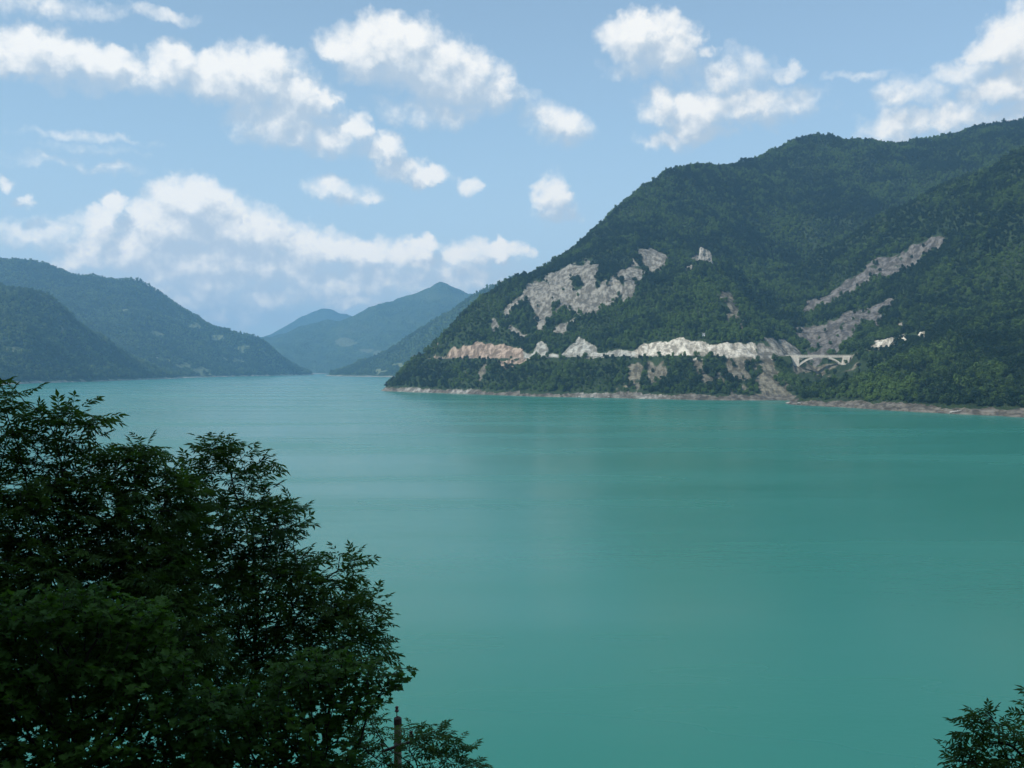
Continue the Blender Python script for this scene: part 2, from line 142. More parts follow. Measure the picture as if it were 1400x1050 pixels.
CLOUDS = [(-0.1218,0.323,0.06,0.0252,1), (-0.1578,0.312,0.0413,0.0208,0.95), (-0.0953,0.3081,0.0586,0.0285,1), (-0.055,0.2903,0.0504,0.0259,0.9), (-0.0214,0.2794,0.0387,0.0169,0.75), (-0.0764,0.2632,0.0588,0.0171,0.55),
(-0.2652,0.2871,0.0492,0.0266,1), (-0.297,0.284,0.0467,0.022,0.95), (-0.3384,0.2896,0.0257,0.0188,0.85), (-0.2221,0.2647,0.0371,0.0272,0.9), (-0.2316,0.2467,0.0565,0.0229,0.75), (-0.1892,0.2327,0.0409,0.0186,0.7),
(-0.1964,0.2716,0.013,0.0091,0.9), (-0.1625,0.2408,0.0181,0.0156,0.85), (-0.1295,0.2241,0.0216,0.0158,0.85), (-0.116,0.2063,0.0284,0.012,0.7), (-0.0856,0.1996,0.0218,0.0112,0.85), (-0.0444,0.1914,0.0135,0.0097,0.62),
(-0.4674,0.2924,0.041,0.0191,1), (-0.4856,0.2818,0.0402,0.019,0.95), (-0.4334,0.2856,0.038,0.0167,0.95), (-0.3983,0.282,0.0362,0.017,0.85), (-0.3687,0.2767,0.0341,0.0158,0.6), (-0.461,0.3266,0.0588,0.012,0.45),
(-0.3483,0.3314,0.0346,0.007,0.45), (-0.4177,0.2669,0.0575,0.0114,0.45), (0.0505,0.2479,0.0285,0.0204,0.85), (0.0291,0.2553,0.0252,0.0156,0.55), (0.0437,0.1796,0.0202,0.0178,0.8), (0.0498,0.1632,0.0219,0.0131,0.5),
(0.1383,0.3318,0.0378,0.0235,1), (0.163,0.3158,0.031,0.0237,0.9), (0.1142,0.33,0.0248,0.0163,0.85), (0.1368,0.3033,0.0394,0.0135,0.5), (0.2036,0.3122,0.0097,0.0074,0.6), (0.2256,0.2885,0.0475,0.0224,0.5),
(0.2759,0.2884,0.0155,0.0089,0.5), (0.195,0.2556,0.0402,0.023,1), (0.1557,0.2665,0.0246,0.0184,0.75), (0.251,0.2595,0.0592,0.0211,0.65), (0.1855,0.2349,0.0484,0.0124,0.7), (0.4867,0.2983,0.0336,0.0268,1),
(0.4613,0.2914,0.0174,0.0137,0.7), (0.4768,0.256,0.0455,0.018,0.78), (0.443,0.2685,0.0338,0.0154,0.6), (0.4017,0.2569,0.0421,0.0144,0.5), (0.3856,0.2287,0.0357,0.0176,0.7), (0.4307,0.231,0.0477,0.0173,0.65),
(0.4861,0.2281,0.0324,0.014,0.65), (0.3466,0.2783,0.028,0.0058,0.5), (0.5093,0.2691,0.0377,0.047,0.8), (-0.3268,0.1634,0.0398,0.0278,1.1), (-0.3494,0.1439,0.0377,0.0247,1.1), (-0.315,0.1781,0.0107,0.0093,1),
(-0.2976,0.1692,0.0108,0.0094,0.9), (-0.3946,0.1579,0.013,0.0121,0.95), (-0.3993,0.1356,0.0334,0.0182,0.8), (-0.2977,0.1442,0.0469,0.0282,1.05), (-0.2659,0.1332,0.0477,0.027,1), (-0.2465,0.1411,0.0143,0.0096,0.95),
(-0.208,0.1233,0.044,0.0227,1), (-0.1837,0.1187,0.0328,0.0196,0.95), (-0.1523,0.1155,0.0365,0.0213,0.95), (-0.0956,0.1314,0.0218,0.0099,0.9), (-0.1071,0.1147,0.0503,0.0198,0.75), (-0.046,0.1183,0.0371,0.0133,0.75),
(-0.0138,0.1207,0.0287,0.0099,0.85), (-0.3664,0.1127,0.0831,0.0356,0.85), (-0.2839,0.1035,0.1282,0.0398,0.85), (-0.1674,0.0891,0.1335,0.0329,0.7), (-0.3328,0.0746,0.1574,0.0348,0.68), (-0.0614,0.0902,0.1013,0.025,0.62),
(-0.2497,0.0728,0.0223,0.0114,0.95), (-0.1674,0.0666,0.033,0.0066,0.9), (-0.419,0.093,0.0576,0.0107,0.7), (-0.1783,0.1799,0.0378,0.012,0.6), (-0.1522,0.1777,0.0149,0.0072,0.6), (-0.4901,0.174,0.0092,0.0058,0.55),
(-0.471,0.1565,0.0094,0.0066,0.5), (-0.4244,0.2184,0.0572,0.0051,0.26), (-0.4181,0.207,0.0429,0.0044,0.26), (-0.3989,0.1904,0.0363,0.0052,0.26), (-0.4621,0.195,0.0413,0.0058,0.22), (-0.4688,0.1246,0.0551,0.0148,0.45)]
TREES = {'ash_a':{'base':(-5.57,11.5),'leaf':'ash','lobes':[(-6.0,11.2,49.61,0.224,0.3,0.293,0.7), (-5.8,11.3,49.07,0.4,0.4,0.348,1.3), (-5.3,11.5,49.32,0.354,0.35,0.265,1.0), (-5.2,11.5,48.7,0.566,0.5,0.318,1.8),
(-4.7,11.8,48.85,0.418,0.45,0.29,1.2), (-5.6,11.3,48.28,0.782,0.8,0.435,4), (-4.8,11.6,48.24,0.669,0.8,0.393,3), (-5.6,11,47.56,1.015,1.0,0.592,8), (-4.7,11.4,47.47,0.877,1.0,0.614,7), (-5.2,11,46.62,1.269,1.1,0.677,9),
(-6.4,11,48.16,0.677,1,1.1,5), (-4.2,11.5,46.74,0.708,0.8,0.619,4), (-4.2,11.9,48.28,0.348,0.5,0.403,1.8),
(-4.3,11.9,47.55,0.549,0.6,0.458,2)]},'ash_b':{'base':(-3.7,13.0),'leaf':'ash','lobes':[(-4.0,13,48.78,0.28,0.3,0.24,0.8), (-3.6,13,48.51,0.38,0.4,0.32,1.4), (-4.3,13,48.43,0.32,0.45,0.34,1.0),
(-3.7,13,47.87,0.78,0.8,0.48,3.8), (-3.2,13.1,47.86,0.343,0.5,0.343,1.5), (-4.5,13,47.72,0.4,0.6,0.5,2), (-3.6,13,47.02,0.95,1,0.6,7), (-2.8,13,47.02,0.36,0.5,0.36,1.6), (-2.3,13,47.32,0.24,0.22,0.18,0.9),
(-2.2,13,47.12,0.14,0.15,0.12,0.3), (-2.3,13,46.72,0.5,0.6,0.34,2), (-1.9,13,46.57,0.22,0.4,0.26,0.8), (-2.7,13,46.21,0.8,0.9,0.48,4.5), (-2.0,13,46.11,0.32,0.4,0.26,1.2), (-3.6,13,46.11,0.8,0.9,0.6,4),
(-4.0,13,45.4,1.0,1,0.6,4)]},'maple_a':{'base':(-2.07,9.6),'leaf':'maple','lobes':[(-2.0,9.6,46.87,0.517,0.45,0.251,4), (-1.5,9.6,46.94,0.281,0.25,0.148,1.4), (-1.2,9.6,46.89,0.222,0.15,0.096,1.2),
(-1.0,9.6,46.95,0.089,0.08,0.052,0.4), (-2.3,9.5,46.49,0.731,0.6,0.365,7), (-1.6,9.6,46.61,0.354,0.4,0.251,2.5), (-2.5,9.4,46.02,0.795,0.6,0.362,6), (-1.8,9.5,46.05,0.365,0.5,0.365,4),
(-1.3,9.6,46.72,0.148,0.2,0.148,0.8), (-2.1,9.6,45.67,0.738,0.6,0.295,5)]},'maple_b':{'base':(-4.08,9.0),'leaf':'maple','lobes':[(-4.7,9,47.59,0.485,0.45,0.277,3.5), (-4.1,9,47.69,0.485,0.45,0.249,3.5),
(-3.6,9.1,47.56,0.42,0.4,0.238,3), (-4.4,8.9,47.13,0.753,0.6,0.342,6), (-3.6,9,47.1,0.623,0.6,0.346,6), (-4.1,8.8,46.55,1.015,0.7,0.406,9), (-3.1,9,46.68,0.485,0.5,0.346,4), (-3.2,9,46.19,0.623,0.5,0.277,4),
(-5.1,8.9,46.85,0.411,0.6,0.616,4), (-4.5,9.1,45.97,0.98,0.7,0.35,7), (-3.4,9.2,45.85,0.849,0.6,0.283,6)]},'ash_c':{'base':(-1.85,15.5),'leaf':'ash','lobes':[(-1.3,15.2,44.03,0.398,0.3,0.187,1.4),
(-1.6,15.1,44.19,0.279,0.3,0.163,0.6), (-1.0,15.2,43.8,0.351,0.25,0.187,1), (-0.7,15.2,43.58,0.281,0.2,0.117,0.6), (-2.0,15.4,43.54,0.521,0.4,0.237,1.0), (-2.4,15.6,43.88,0.36,0.4,0.36,1.2),
(-1.2,15.4,43.3,0.711,0.4,0.261,2), (-2.3,15.6,44.24,0.24,0.2,0.168,0.6)]},'ash_d':{'base':(4.52,8.4),'leaf':'ash','lobes':[(4.1,8.2,46.94,0.164,0.16,0.151,1.1), (4.3,8.3,46.77,0.192,0.2,0.166,1.4),
(4.1,8.2,46.59,0.278,0.3,0.214,2.5), (4.7,8.4,46.87,0.168,0.25,0.258,1.5), (4.6,8.3,46.52,0.294,0.3,0.255,2.4), (3.9,8.2,46.62,0.101,0.12,0.076,0.6), (4.9,8.5,46.47,0.262,0.3,0.392,2)]}}

# ------------------------------------------------------------------ node helpers
class NT:
    def __init__(self, tree): self.t = tree
    def n(self, kind, **kw):
        nd = self.t.nodes.new(kind)
        for k, v in kw.items(): setattr(nd, k, v)
        return nd
    def put(self, sock, v):
        if isinstance(v, bpy.types.NodeSocket): self.t.links.new(v, sock)
        elif v is not None: sock.default_value = v
    def math(self, op, a=None, b=None, c=None, clamp=False):
        nd = self.n('ShaderNodeMath', operation=op, use_clamp=clamp)
        for s, v in zip(nd.inputs, (a, b, c)): self.put(s, v)
        return nd.outputs[0]
    def vec(self, op, a=None, b=None, c=None):
        nd = self.n('ShaderNodeVectorMath', operation=op)
        for s, v in zip(nd.inputs, (a, b, c)): self.put(s, v)
        return nd.outputs['Value'] if op in ('LENGTH', 'DOT_PRODUCT', 'DISTANCE') else nd.outputs[0]
    def noise(self, v, scale, detail=4, rough=.5, dims='3D', distortion=0):
        nd = self.n('ShaderNodeTexNoise', noise_dimensions=dims)
        self.put(nd.inputs['Vector'], v); self.put(nd.inputs['Scale'], scale)
        self.put(nd.inputs['Detail'], detail); self.put(nd.inputs['Roughness'], rough); self.put(nd.inputs['Distortion'], distortion)
        return nd.outputs[0], nd.outputs[1]
    def ramp(self, x, a, b, lo=0.0, hi=1.0, kind='SMOOTHSTEP'):
        nd = self.n('ShaderNodeMapRange', interpolation_type=kind)
        for s, v in zip(nd.inputs[:5], (x, a, b, lo, hi)): self.put(s, v)
        return nd.outputs[0]
    def mix(self, f, a, b, kind='MIX'):
        nd = self.n('ShaderNodeMix', data_type='RGBA', blend_type=kind)
        self.put(nd.inputs[0], f)
        for s, v in ((nd.inputs[6], a), (nd.inputs[7], b)):
            self.put(s, (*v, 1.0) if isinstance(v, tuple) and len(v) == 3 else v)
        return nd.outputs[2]

# ------------------------------------------------------------------ world: clear sky with cumulus
def cloud_field_group():
    g = bpy.data.node_groups.new('cloud_field', 'ShaderNodeTree')
    g.interface.new_socket('angles', in_out='INPUT', socket_type='NodeSocketVector')
    g.interface.new_socket('field', in_out='OUTPUT', socket_type='NodeSocketFloat')
    k = NT(g); gi = k.n('NodeGroupInput'); go = k.n('NodeGroupOutput')
    v = gi.outputs[0]
    w1 = k.noise(v, 16, 3, .5)[1]
    w2 = k.noise(v, 55, 4, .55)[1]
    wv = k.vec('ADD', k.vec('MULTIPLY_ADD', w1, (.034, .030, 0), (-.017, -.015, 0)), k.vec('MULTIPLY_ADD', w2, (.030, .026, 0), (-.015, -.013, 0)))
    p = k.vec('ADD', v, wv)
    sp = k.n('ShaderNodeSeparateXYZ'); k.put(sp.inputs[0], p)
    def triple(x):
        c3 = k.n('ShaderNodeCombineXYZ')
        for i_ in range(3): k.put(c3.inputs[i_], x)
        return c3.outputs[0]
    A, E = triple(sp.outputs[0]), triple(sp.outputs[1])
    f = None
    for i in range(0, len(CLOUDS), 3):           # three puffs of cloud per vector operation
        c3 = (list(CLOUDS[i:i + 3]) + [CLOUDS[i]] * 3)[:3]
        qx = k.vec('MULTIPLY_ADD', A, tuple(1 / c[2] for c in c3), tuple(-c[0] / c[2] for c in c3))
        qy = k.vec('MULTIPLY_ADD', E, tuple(1 / c[3] for c in c3), tuple(-c[1] / c[3] for c in c3))
        d2 = k.vec('MULTIPLY_ADD', qx, qx, k.vec('MULTIPLY', qy, qy))
        d = k.vec('MULTIPLY_ADD', d2, tuple(-.6 * c[4] for c in c3), tuple(c[4] for c in c3))
        f = d if f is None else k.vec('MAXIMUM', f, d)
    sf = k.n('ShaderNodeSeparateXYZ'); k.put(sf.inputs[0], f)
    f = k.math('SMOOTH_MAX', sf.outputs[0], k.math('SMOOTH_MAX', sf.outputs[1], sf.outputs[2], .1), .1)
    f = k.math('MAXIMUM', f, -.3)
    # the same kind of scattered cumulus everywhere else in the sky
    sep = k.n('ShaderNodeSeparateXYZ'); k.put(sep.inputs[0], v)
    out = k.math('MAXIMUM', k.ramp(k.math('ABSOLUTE', sep.outputs[0]), .50, .62), k.ramp(sep.outputs[1], .36, .48))
    rest = k.math('MULTIPLY_ADD', k.noise(v, 5.2, 3, .5)[0], 3.2, -1.75)
    rest = k.math('ADD', rest, k.math('MULTIPLY_ADD', out, 1.2, -1.2))
    f = k.math('MAXIMUM', f, rest)
    det = k.noise(v, 70, 6, .66)[0]
    f = k.math('ADD', f, k.math('MULTIPLY_ADD', det, .62, -.31))
    vo = k.n('ShaderNodeTexVoronoi', feature='SMOOTH_F1'); k.put(vo.inputs['Vector'], p); k.put(vo.inputs['Scale'], 48.0); k.put(vo.inputs['Smoothness'], .35)
    f = k.math('MULTIPLY_ADD', vo.outputs[0], -.42, k.math('ADD', f, .16))
    k.put(go.inputs[0], f)
    return g

def build_world():
    w = bpy.data.worlds.new('World'); scene.world = w; w.use_nodes = True
    t = w.node_tree; t.nodes.clear(); k = NT(t)
    sky = k.n('ShaderNodeTexSky', sky_type='NISHITA', sun_disc=False)
    sky.sun_elevation = SUN_EL; sky.sun_rotation = SUN_AZ
    sky.air_density = 1.0; sky.dust_density = 0.3; sky.ozone_density = 1.6; sky.altitude = 800
    tc = k.n('ShaderNodeTexCoord')
    d = k.vec('NORMALIZE', tc.outputs['Generated'])
    s = k.n('ShaderNodeSeparateXYZ'); k.put(s.inputs[0], d)
    az = k.math('ARCTAN2', s.outputs[0], s.outputs[1]); el = k.math('ARCSINE', s.outputs[2])
    c = k.n('ShaderNodeCombineXYZ'); k.put(c.inputs[0], az); k.put(c.inputs[1], el)
    grp = cloud_field_group()
    def field(v):
        g = k.n('ShaderNodeGroup'); g.node_tree = grp; k.put(g.inputs[0], v); return g.outputs[0]
    f0 = field(c.outputs[0])
    f1 = field(k.vec('ADD', c.outputs[0], (-.009, .020, 0)))
    alpha = k.ramp(f0, -.08, .74)
    lit = k.math('SUBTRACT', f0, f1)
    b0 = k.noise(c.outputs[0], 48, 4, .55)[0]; b1 = k.noise(k.vec('ADD', c.outputs[0], (-.004, .008, 0)), 48, 4, .55)[0]
    lit = k.math('ADD', lit, k.math('MULTIPLY', k.math('SUBTRACT', b0, b1), .55))
    lit = k.ramp(lit, -.32, .60)
    col = k.mix(lit, k.mix(k.ramp(el, .05, .22), tuple(c / SKY_STRENGTH for c in (.70, .76, .82)), tuple(c / SKY_STRENGTH for c in (.55, .65, .75))), k.mix(k.ramp(el, .05, .22), tuple(c / SKY_STRENGTH for c in (1.42, 1.30, 1.14)), tuple(c / SKY_STRENGTH for c in (1.12, 1.09, 1.03))))
    # thin veil of high haze that fades the blue towards the skyline
    low = k.ramp(el, .0, .42, .82, .36)
    veil = k.mix(k.ramp(el, .02, .26), tuple(c / SKY_STRENGTH for c in (.66, .80, .89)), tuple(c / SKY_STRENGTH for c in (.52, .76, .92)))
    base = k.mix(low, sky.outputs[0], veil)
    al = k.math('MULTIPLY', alpha, k.ramp(el, -.01, .05, .0, .97))
    fin = k.mix(al, base, col)
    bg = k.n('ShaderNodeBackground'); k.put(bg.inputs[0], fin); bg.inputs[1].default_value = SKY_STRENGTH
    o = k.n('ShaderNodeOutputWorld'); k.put(o.inputs[0], bg.outputs[0])
    w.cycles.sampling_method = 'NONE'
build_world()
# CORE BEGIN
def _hash(ix, iy, seed):
    h = (ix.astype(np.int64) * 374761393 + iy.astype(np.int64) * 668265263 + seed * 974711) & 0x7fffffff
    h = ((h ^ (h >> 13)) * 1274126177) & 0x7fffffff
    return ((h ^ (h >> 16)) & 0xffff) / 65535.0
def vnoise(x, y, seed=0):
    """smooth gradient noise on a lattice, about -1..1"""
    ix = np.floor(x); iy = np.floor(y); fx = x - ix; fy = y - iy
    ux = fx * fx * fx * (fx * (fx * 6 - 15) + 10); uy = fy * fy * fy * (fy * (fy * 6 - 15) + 10)
    def g(ax, ay):
        a = _hash(ix + ax, iy + ay, seed) * 6.2831853
        return np.cos(a) * (fx - ax) + np.sin(a) * (fy - ay)
    a = g(0, 0) * (1 - ux) + g(1, 0) * ux
    b = g(0, 1) * (1 - ux) + g(1, 1) * ux
    return (a * (1 - uy) + b * uy) * 1.5
def fbm(x, y, scale, octaves=4, seed=0, gain=.5):
    s = np.zeros_like(x); amp = 1.0; f = 1.0 / scale
    for o in range(octaves):
        s += amp * vnoise(x * f, y * f, seed + 31 * o); amp *= gain; f *= 2.03
    return s
def ridged(x, y, scale, octaves=4, seed=0):
    s = np.zeros_like(x); amp = .6; f = 1.0 / scale
    for o in range(octaves):
        s += amp * (1 - np.abs(vnoise(x * f, y * f, seed + 17 * o))) ; amp *= .5; f *= 2.1
    return s
def rbf_fit(P):
    """height surface through surveyed points (x, y, z): linear kernel + plane"""
    P = np.array(P, float); n = len(P); s = 1000.0
    xy = P[:, :2] / s
    D = np.hypot(xy[:, None, 0] - xy[None, :, 0], xy[:, None, 1] - xy[None, :, 1])
    A = np.zeros((n + 3, n + 3)); A[:n, :n] = D - np.eye(n) * .004
    A[:n, n] = 1; A[:n, n + 1:] = xy; A[n, :n] = 1; A[n + 1:, :n] = xy.T
    b = np.zeros(n + 3); b[:n] = P[:, 2]
    return xy, np.linalg.solve(A, b)
def rbf_eval(fit, x, y):
    xy, w = fit; n = len(xy); s = 1000.0
    out = np.empty(x.size); X = x.ravel() / s; Y = y.ravel() / s
    for i in range(0, X.size, 20000):
        xs = X[i:i + 20000]; ys = Y[i:i + 20000]
        D = np.sqrt((xs[:, None] - xy[None, :, 0]) ** 2 + (ys[:, None] - xy[None, :, 1]) ** 2 + 2e-4)
        out[i:i + 20000] = D @ w[:n] + w[n] + w[n + 1] * xs + w[n + 2] * ys
    return out.reshape(x.shape)
def polydist(x, y, line):
    """distance to a polyline, the parameter's interpolated z and the side (>0 = left of travel)"""
    L = np.array(line, float); best = np.full(x.shape, 1e9); zz = np.zeros(x.shape); side = np.zeros(x.shape)
    for a, b in zip(L[:-1], L[1:]):
        dx, dy = b[0] - a[0], b[1] - a[1]; l2 = dx * dx + dy * dy
        t = np.clip(((x - a[0]) * dx + (y - a[1]) * dy) / l2, 0, 1)
        qx, qy = a[0] + t * dx, a[1] + t * dy
        d = np.hypot(x - qx, y - qy); m = d < best
        best = np.where(m, d, best); zz = np.where(m, a[2] + t * (b[2] - a[2]), zz)
        side = np.where(m, np.sign(dx * (y - a[1]) - dy * (x - a[0])), side)
    return best, zz, side
def inpoly(x, y, poly):
    P = np.array(poly, float); c = np.zeros(x.shape, bool); j = len(P) - 1
    for i in range(len(P)):
        xi, yi = P[i]; xj, yj = P[j]
        c ^= ((yi > y) != (yj > y)) & (x < (xj - xi) * (y - yi) / (yj - yi + 1e-12) + xi); j = i
    return c
def polyedge(x, y, poly):
    """signed distance to a closed outline, positive inside"""
    P = [(p[0], p[1], 0) for p in poly]; P.append(P[0])
    d, _, _ = polydist(x, y, P)
    return np.where(inpoly(x, y, poly), d, -d)

def smooth(a, b, x):
    t = np.clip((x - a) / (b - a), 0, 1); return t * t * (3 - 2 * t)

def mountain_height(x, y):
    """the headland mountain: surveyed surface, relief, road bench and cuts"""
    z = rbf_eval(FIT_MAIN, x, y)
    amp = smooth(15, 180, z)
    z = z + amp * (16 * fbm(x, y, 240, 4, 3) + 26 * (ridged(x, y, 300, 3, 8) - .78) * smooth(560, 380, z)) + smooth(-5, 25, z) * 2.2 * fbm(x, y, 45, 3, 5)
    z = z - 8 * smooth(90, 200, z)
    z = z + (2.2 * fbm(x, y, 30, 3, 55) + 2.2 * fbm(x, y, 95, 2, 57)) * smooth(16, 2, np.abs(z))
    d, fz, _ = polydist(x, y, GULLY)
    z = np.minimum(z, fz + np.maximum(0, d - 3) * .45 + np.maximum(0, d - 45) * .5 + 2.5 * fbm(x, y, 25, 3, 77))
    for seg in ROAD_SEGMENTS:
        d, rz, side = polydist(x, y, seg)
        wob = 5 * fbm(x, y, 38, 3, 21) + 2.5 * fbm(x, y, 13, 2, 22)
        cut = rz + np.maximum(0, d - 5.5 + .45 * wob) * 1.9 + np.maximum(0, wob) * .5 * smooth(6, 14, d)
        fill = rz - np.maximum(0, d - 6.5) * .85
        d = np.where((x > 466) & (x < 568) & (y > 1470) & (y < 1720), 999.0, d)       # the bridge carries the road here
        z = np.where(side > 0, np.where(d < 60, np.minimum(z, cut), z), z)
        z = np.where((side <= 0) & (d < 60), np.minimum(np.maximum(z, fill), rz + np.maximum(0, d - 9) * .1), z)
        z = np.where(d < 5.2, rz - .25, z)
    return z
# CORE END

# ------------------------------------------------------------------ object helpers
def tag(o, label=None, cat=None, group=None, kind=None):
    for k_, v_ in (('label', label), ('category', cat), ('group', group), ('kind', kind)):
        if v_: o[k_] = v_
    return o
def np_mesh(name, V, faces, mat=None, smooth_=True, attrs=None):
    """mesh from numpy verts and an (n,3) or (n,4) face array"""
    V = np.asarray(V, np.float32); Fc = np.asarray(faces, np.int32)
    me = bpy.data.meshes.new(name); n, k_ = Fc.shape
    me.vertices.add(len(V)); me.vertices.foreach_set('co', V.ravel())
    me.loops.add(n * k_); me.loops.foreach_set('vertex_index', Fc.ravel())
    me.polygons.add(n); me.polygons.foreach_set('loop_start', np.arange(0, n * k_, k_, dtype=np.int32))
    try: me.polygons.foreach_set('loop_total', np.full(n, k_, np.int32))
    except Exception: pass
    me.polygons.foreach_set('use_smooth', np.full(n, bool(smooth_)))
    for an, (tp, arr) in (attrs or {}).items():
        a = me.attributes.new(an, tp, 'POINT')
        a.data.foreach_set('vector' if tp == 'FLOAT_VECTOR' else 'color' if tp == 'FLOAT_COLOR' else 'value', np.asarray(arr, np.float32 if tp != 'INT' else np.int32).ravel())
    me.update(calc_edges=True); me.validate()
    if mat: me.materials.append(mat)
    return me
def link(name, me, parent=None, loc=None):
    o = bpy.data.objects.new(name, me); COL.objects.link(o)
    if parent: o.parent = parent
    if loc is not None: o.location = loc
    return o
def empty(name, loc, rz=0.0):
    o = bpy.data.objects.new(name, None); COL.objects.link(o)
    o.location = loc; o.rotation_euler = (0, 0, rz); o.empty_display_size = .3
    return o
def new_mat(name):
    m = bpy.data.materials.new(name); m.use_nodes = True
    m.node_tree.nodes.clear(); k_ = NT(m.node_tree)
    out = k_.n('ShaderNodeOutputMaterial'); b = k_.n('ShaderNodeBsdfPrincipled')
    k_.put(out.inputs[0], b.outputs[0])
    return m, k_, b, out
def world_pos(k_):
    return k_.n('ShaderNodeNewGeometry').outputs['Position']
def attr(k_, name):
    nd = k_.n('ShaderNodeAttribute'); nd.attribute_name = name; return nd

# ------------------------------------------------------------------ setting materials
def make_ground_mat():
    """wooded slope floor, bare rock and scree by the ground's own kind (attribute bare: rgb + amount)"""
    m, k_, b, out = new_mat('mountain_ground')
    p = world_pos(k_)
    big = k_.noise(p, .006, 4, .55)[0]; mid = k_.noise(p, .035, 4, .6)[0]; fine = k_.noise(p, .22, 4, .6)[0]
    soil = k_.mix(k_.ramp(mid, .35, .65), (.016, .030, .012), (.030, .050, .018))
    soil = k_.mix(k_.ramp(fine, .5, .75), soil, (.055, .062, .032))
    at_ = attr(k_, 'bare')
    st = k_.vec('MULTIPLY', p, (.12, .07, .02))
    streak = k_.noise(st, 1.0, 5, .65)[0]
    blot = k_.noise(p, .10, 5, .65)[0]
    rock = k_.mix(k_.ramp(streak, .42, .62, .95, .0), at_.outputs['Color'], k_.mix(1.0, at_.outputs['Color'], (.27, .265, .255), 'MULTIPLY'))  # darkened streaks paint gully shade into the rock colour
    rock = k_.mix(k_.ramp(blot, .52, .72, .0, .6), rock, k_.mix(1.0, at_.outputs['Color'], (1.25, 1.22, 1.18), 'MULTIPLY'))
    rock = k_.mix(k_.ramp(fine, .60, .72, .0, .5), rock, (.07, .075, .045))
    beds = k_.n('ShaderNodeTexWave', wave_type='BANDS', bands_direction='Z'); k_.put(beds.inputs['Vector'], k_.vec('MULTIPLY_ADD', p, (.03, .012, .11), (0, 0, 0)))
    beds.inputs['Scale'].default_value = 1.0; beds.inputs['Distortion'].default_value = 5.0; beds.inputs['Detail'].default_value = 3.0
    rock = k_.mix(k_.ramp(beds.outputs['Fac'], .15, .6, .45, .0), rock, k_.mix(1.0, at_.outputs['Color'], (.5, .48, .45), 'MULTIPLY'))
    amount = k_.math('ADD', at_.outputs['Alpha'], k_.math('MULTIPLY_ADD', blot, .5, -.25))
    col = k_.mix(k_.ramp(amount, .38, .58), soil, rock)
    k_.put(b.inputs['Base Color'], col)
    b.inputs['Roughness'].default_value = .95
    b.inputs['Specular IOR Level'].default_value = .15
    bump = k_.n('ShaderNodeBump'); bump.inputs['Strength'].default_value = .9; bump.inputs['Distance'].default_value = 3.0
    k_.put(bump.inputs['Height'], k_.math('ADD', streak, k_.math('MULTIPLY', fine, .5))); k_.put(b.inputs['Normal'], bump.outputs[0])
    return m
def make_far_wood_mat():
    """woods and meadows too far off to tell the trees apart"""
    m, k_, b, out = new_mat('distant_woods')
    p = world_pos(k_)
    big = k_.noise(p, .0016, 4, .55)[0]; mid = k_.noise(p, .010, 5, .65)[0]
    fine = k_.n('ShaderNodeTexVoronoi'); k_.put(fine.inputs['Vector'], p); fine.inputs['Scale'].default_value = .055
    col = k_.mix(k_.ramp(mid, .35, .66), (.03, .06, .024), (.07, .11, .038))
    col = k_.mix(k_.ramp(fine.outputs[0], .2, .9), col, (.015, .03, .013))
    col = k_.mix(k_.ramp(big, .55, .72, .0, .5), col, (.085, .11, .045))
    at_ = attr(k_, 'bare')
    amount = k_.math('ADD', at_.outputs['Alpha'], k_.math('MULTIPLY_ADD', mid, .7, -.35))
    col = k_.mix(k_.ramp(amount, .4, .6), col, at_.outputs['Color'])
    k_.put(b.inputs['Base Color'], col); b.inputs['Roughness'].default_value = .95; b.inputs['Specular IOR Level'].default_value = .1
    bump = k_.n('ShaderNodeBump'); bump.inputs['Strength'].default_value = 1.0; bump.inputs['Distance'].default_value = 9.0
    k_.put(bump.inputs['Height'], k_.math('ADD', fine.outputs[0], mid)); k_.put(b.inputs['Normal'], bump.outputs[0])
    return m
def make_water_mat():
    m, k_, b, out = new_mat('silty_turquoise_water')
    p = world_pos(k_)
    silt = k_.noise(k_.vec('MULTIPLY', p, (.0011, .0016, 0)), 1.0, 3, .5)[0]
    k_.put(b.inputs['Base Color'], k_.mix(k_.ramp(silt, .3, .7), (.019, .173, .130), (.028, .200, .148)))
    # cat's paws: bands where the breeze roughens the surface
    gust = k_.noise(k_.vec('MULTIPLY', p, (.0022, .011, 0)), 1.0, 4, .55)[0]
    k_.put(b.inputs['Roughness'], k_.ramp(gust, .36, .68, .21, .30))
    b.inputs['IOR'].default_value = 1.33
    b.inputs['Specular IOR Level'].default_value = .5
    rip = k_.noise(k_.vec('MULTIPLY', p, (.35, .8, 0)), 1.0, 3, .6)[0]
    swell = k_.noise(k_.vec('MULTIPLY', p, (.05, .12, 0)), 1.0, 2, .5)[0]
    bump = k_.n('ShaderNodeBump'); bump.inputs['Strength'].default_value = .15; bump.inputs['Distance'].default_value = .3
    k_.put(bump.inputs['Height'], k_.math('ADD', k_.math('MULTIPLY', rip, .5), swell)); k_.put(b.inputs['Normal'], bump.outputs[0])
    return m
CLOUD_SHADE_SHIFT = (-700.0, 2100.0, 300.0)
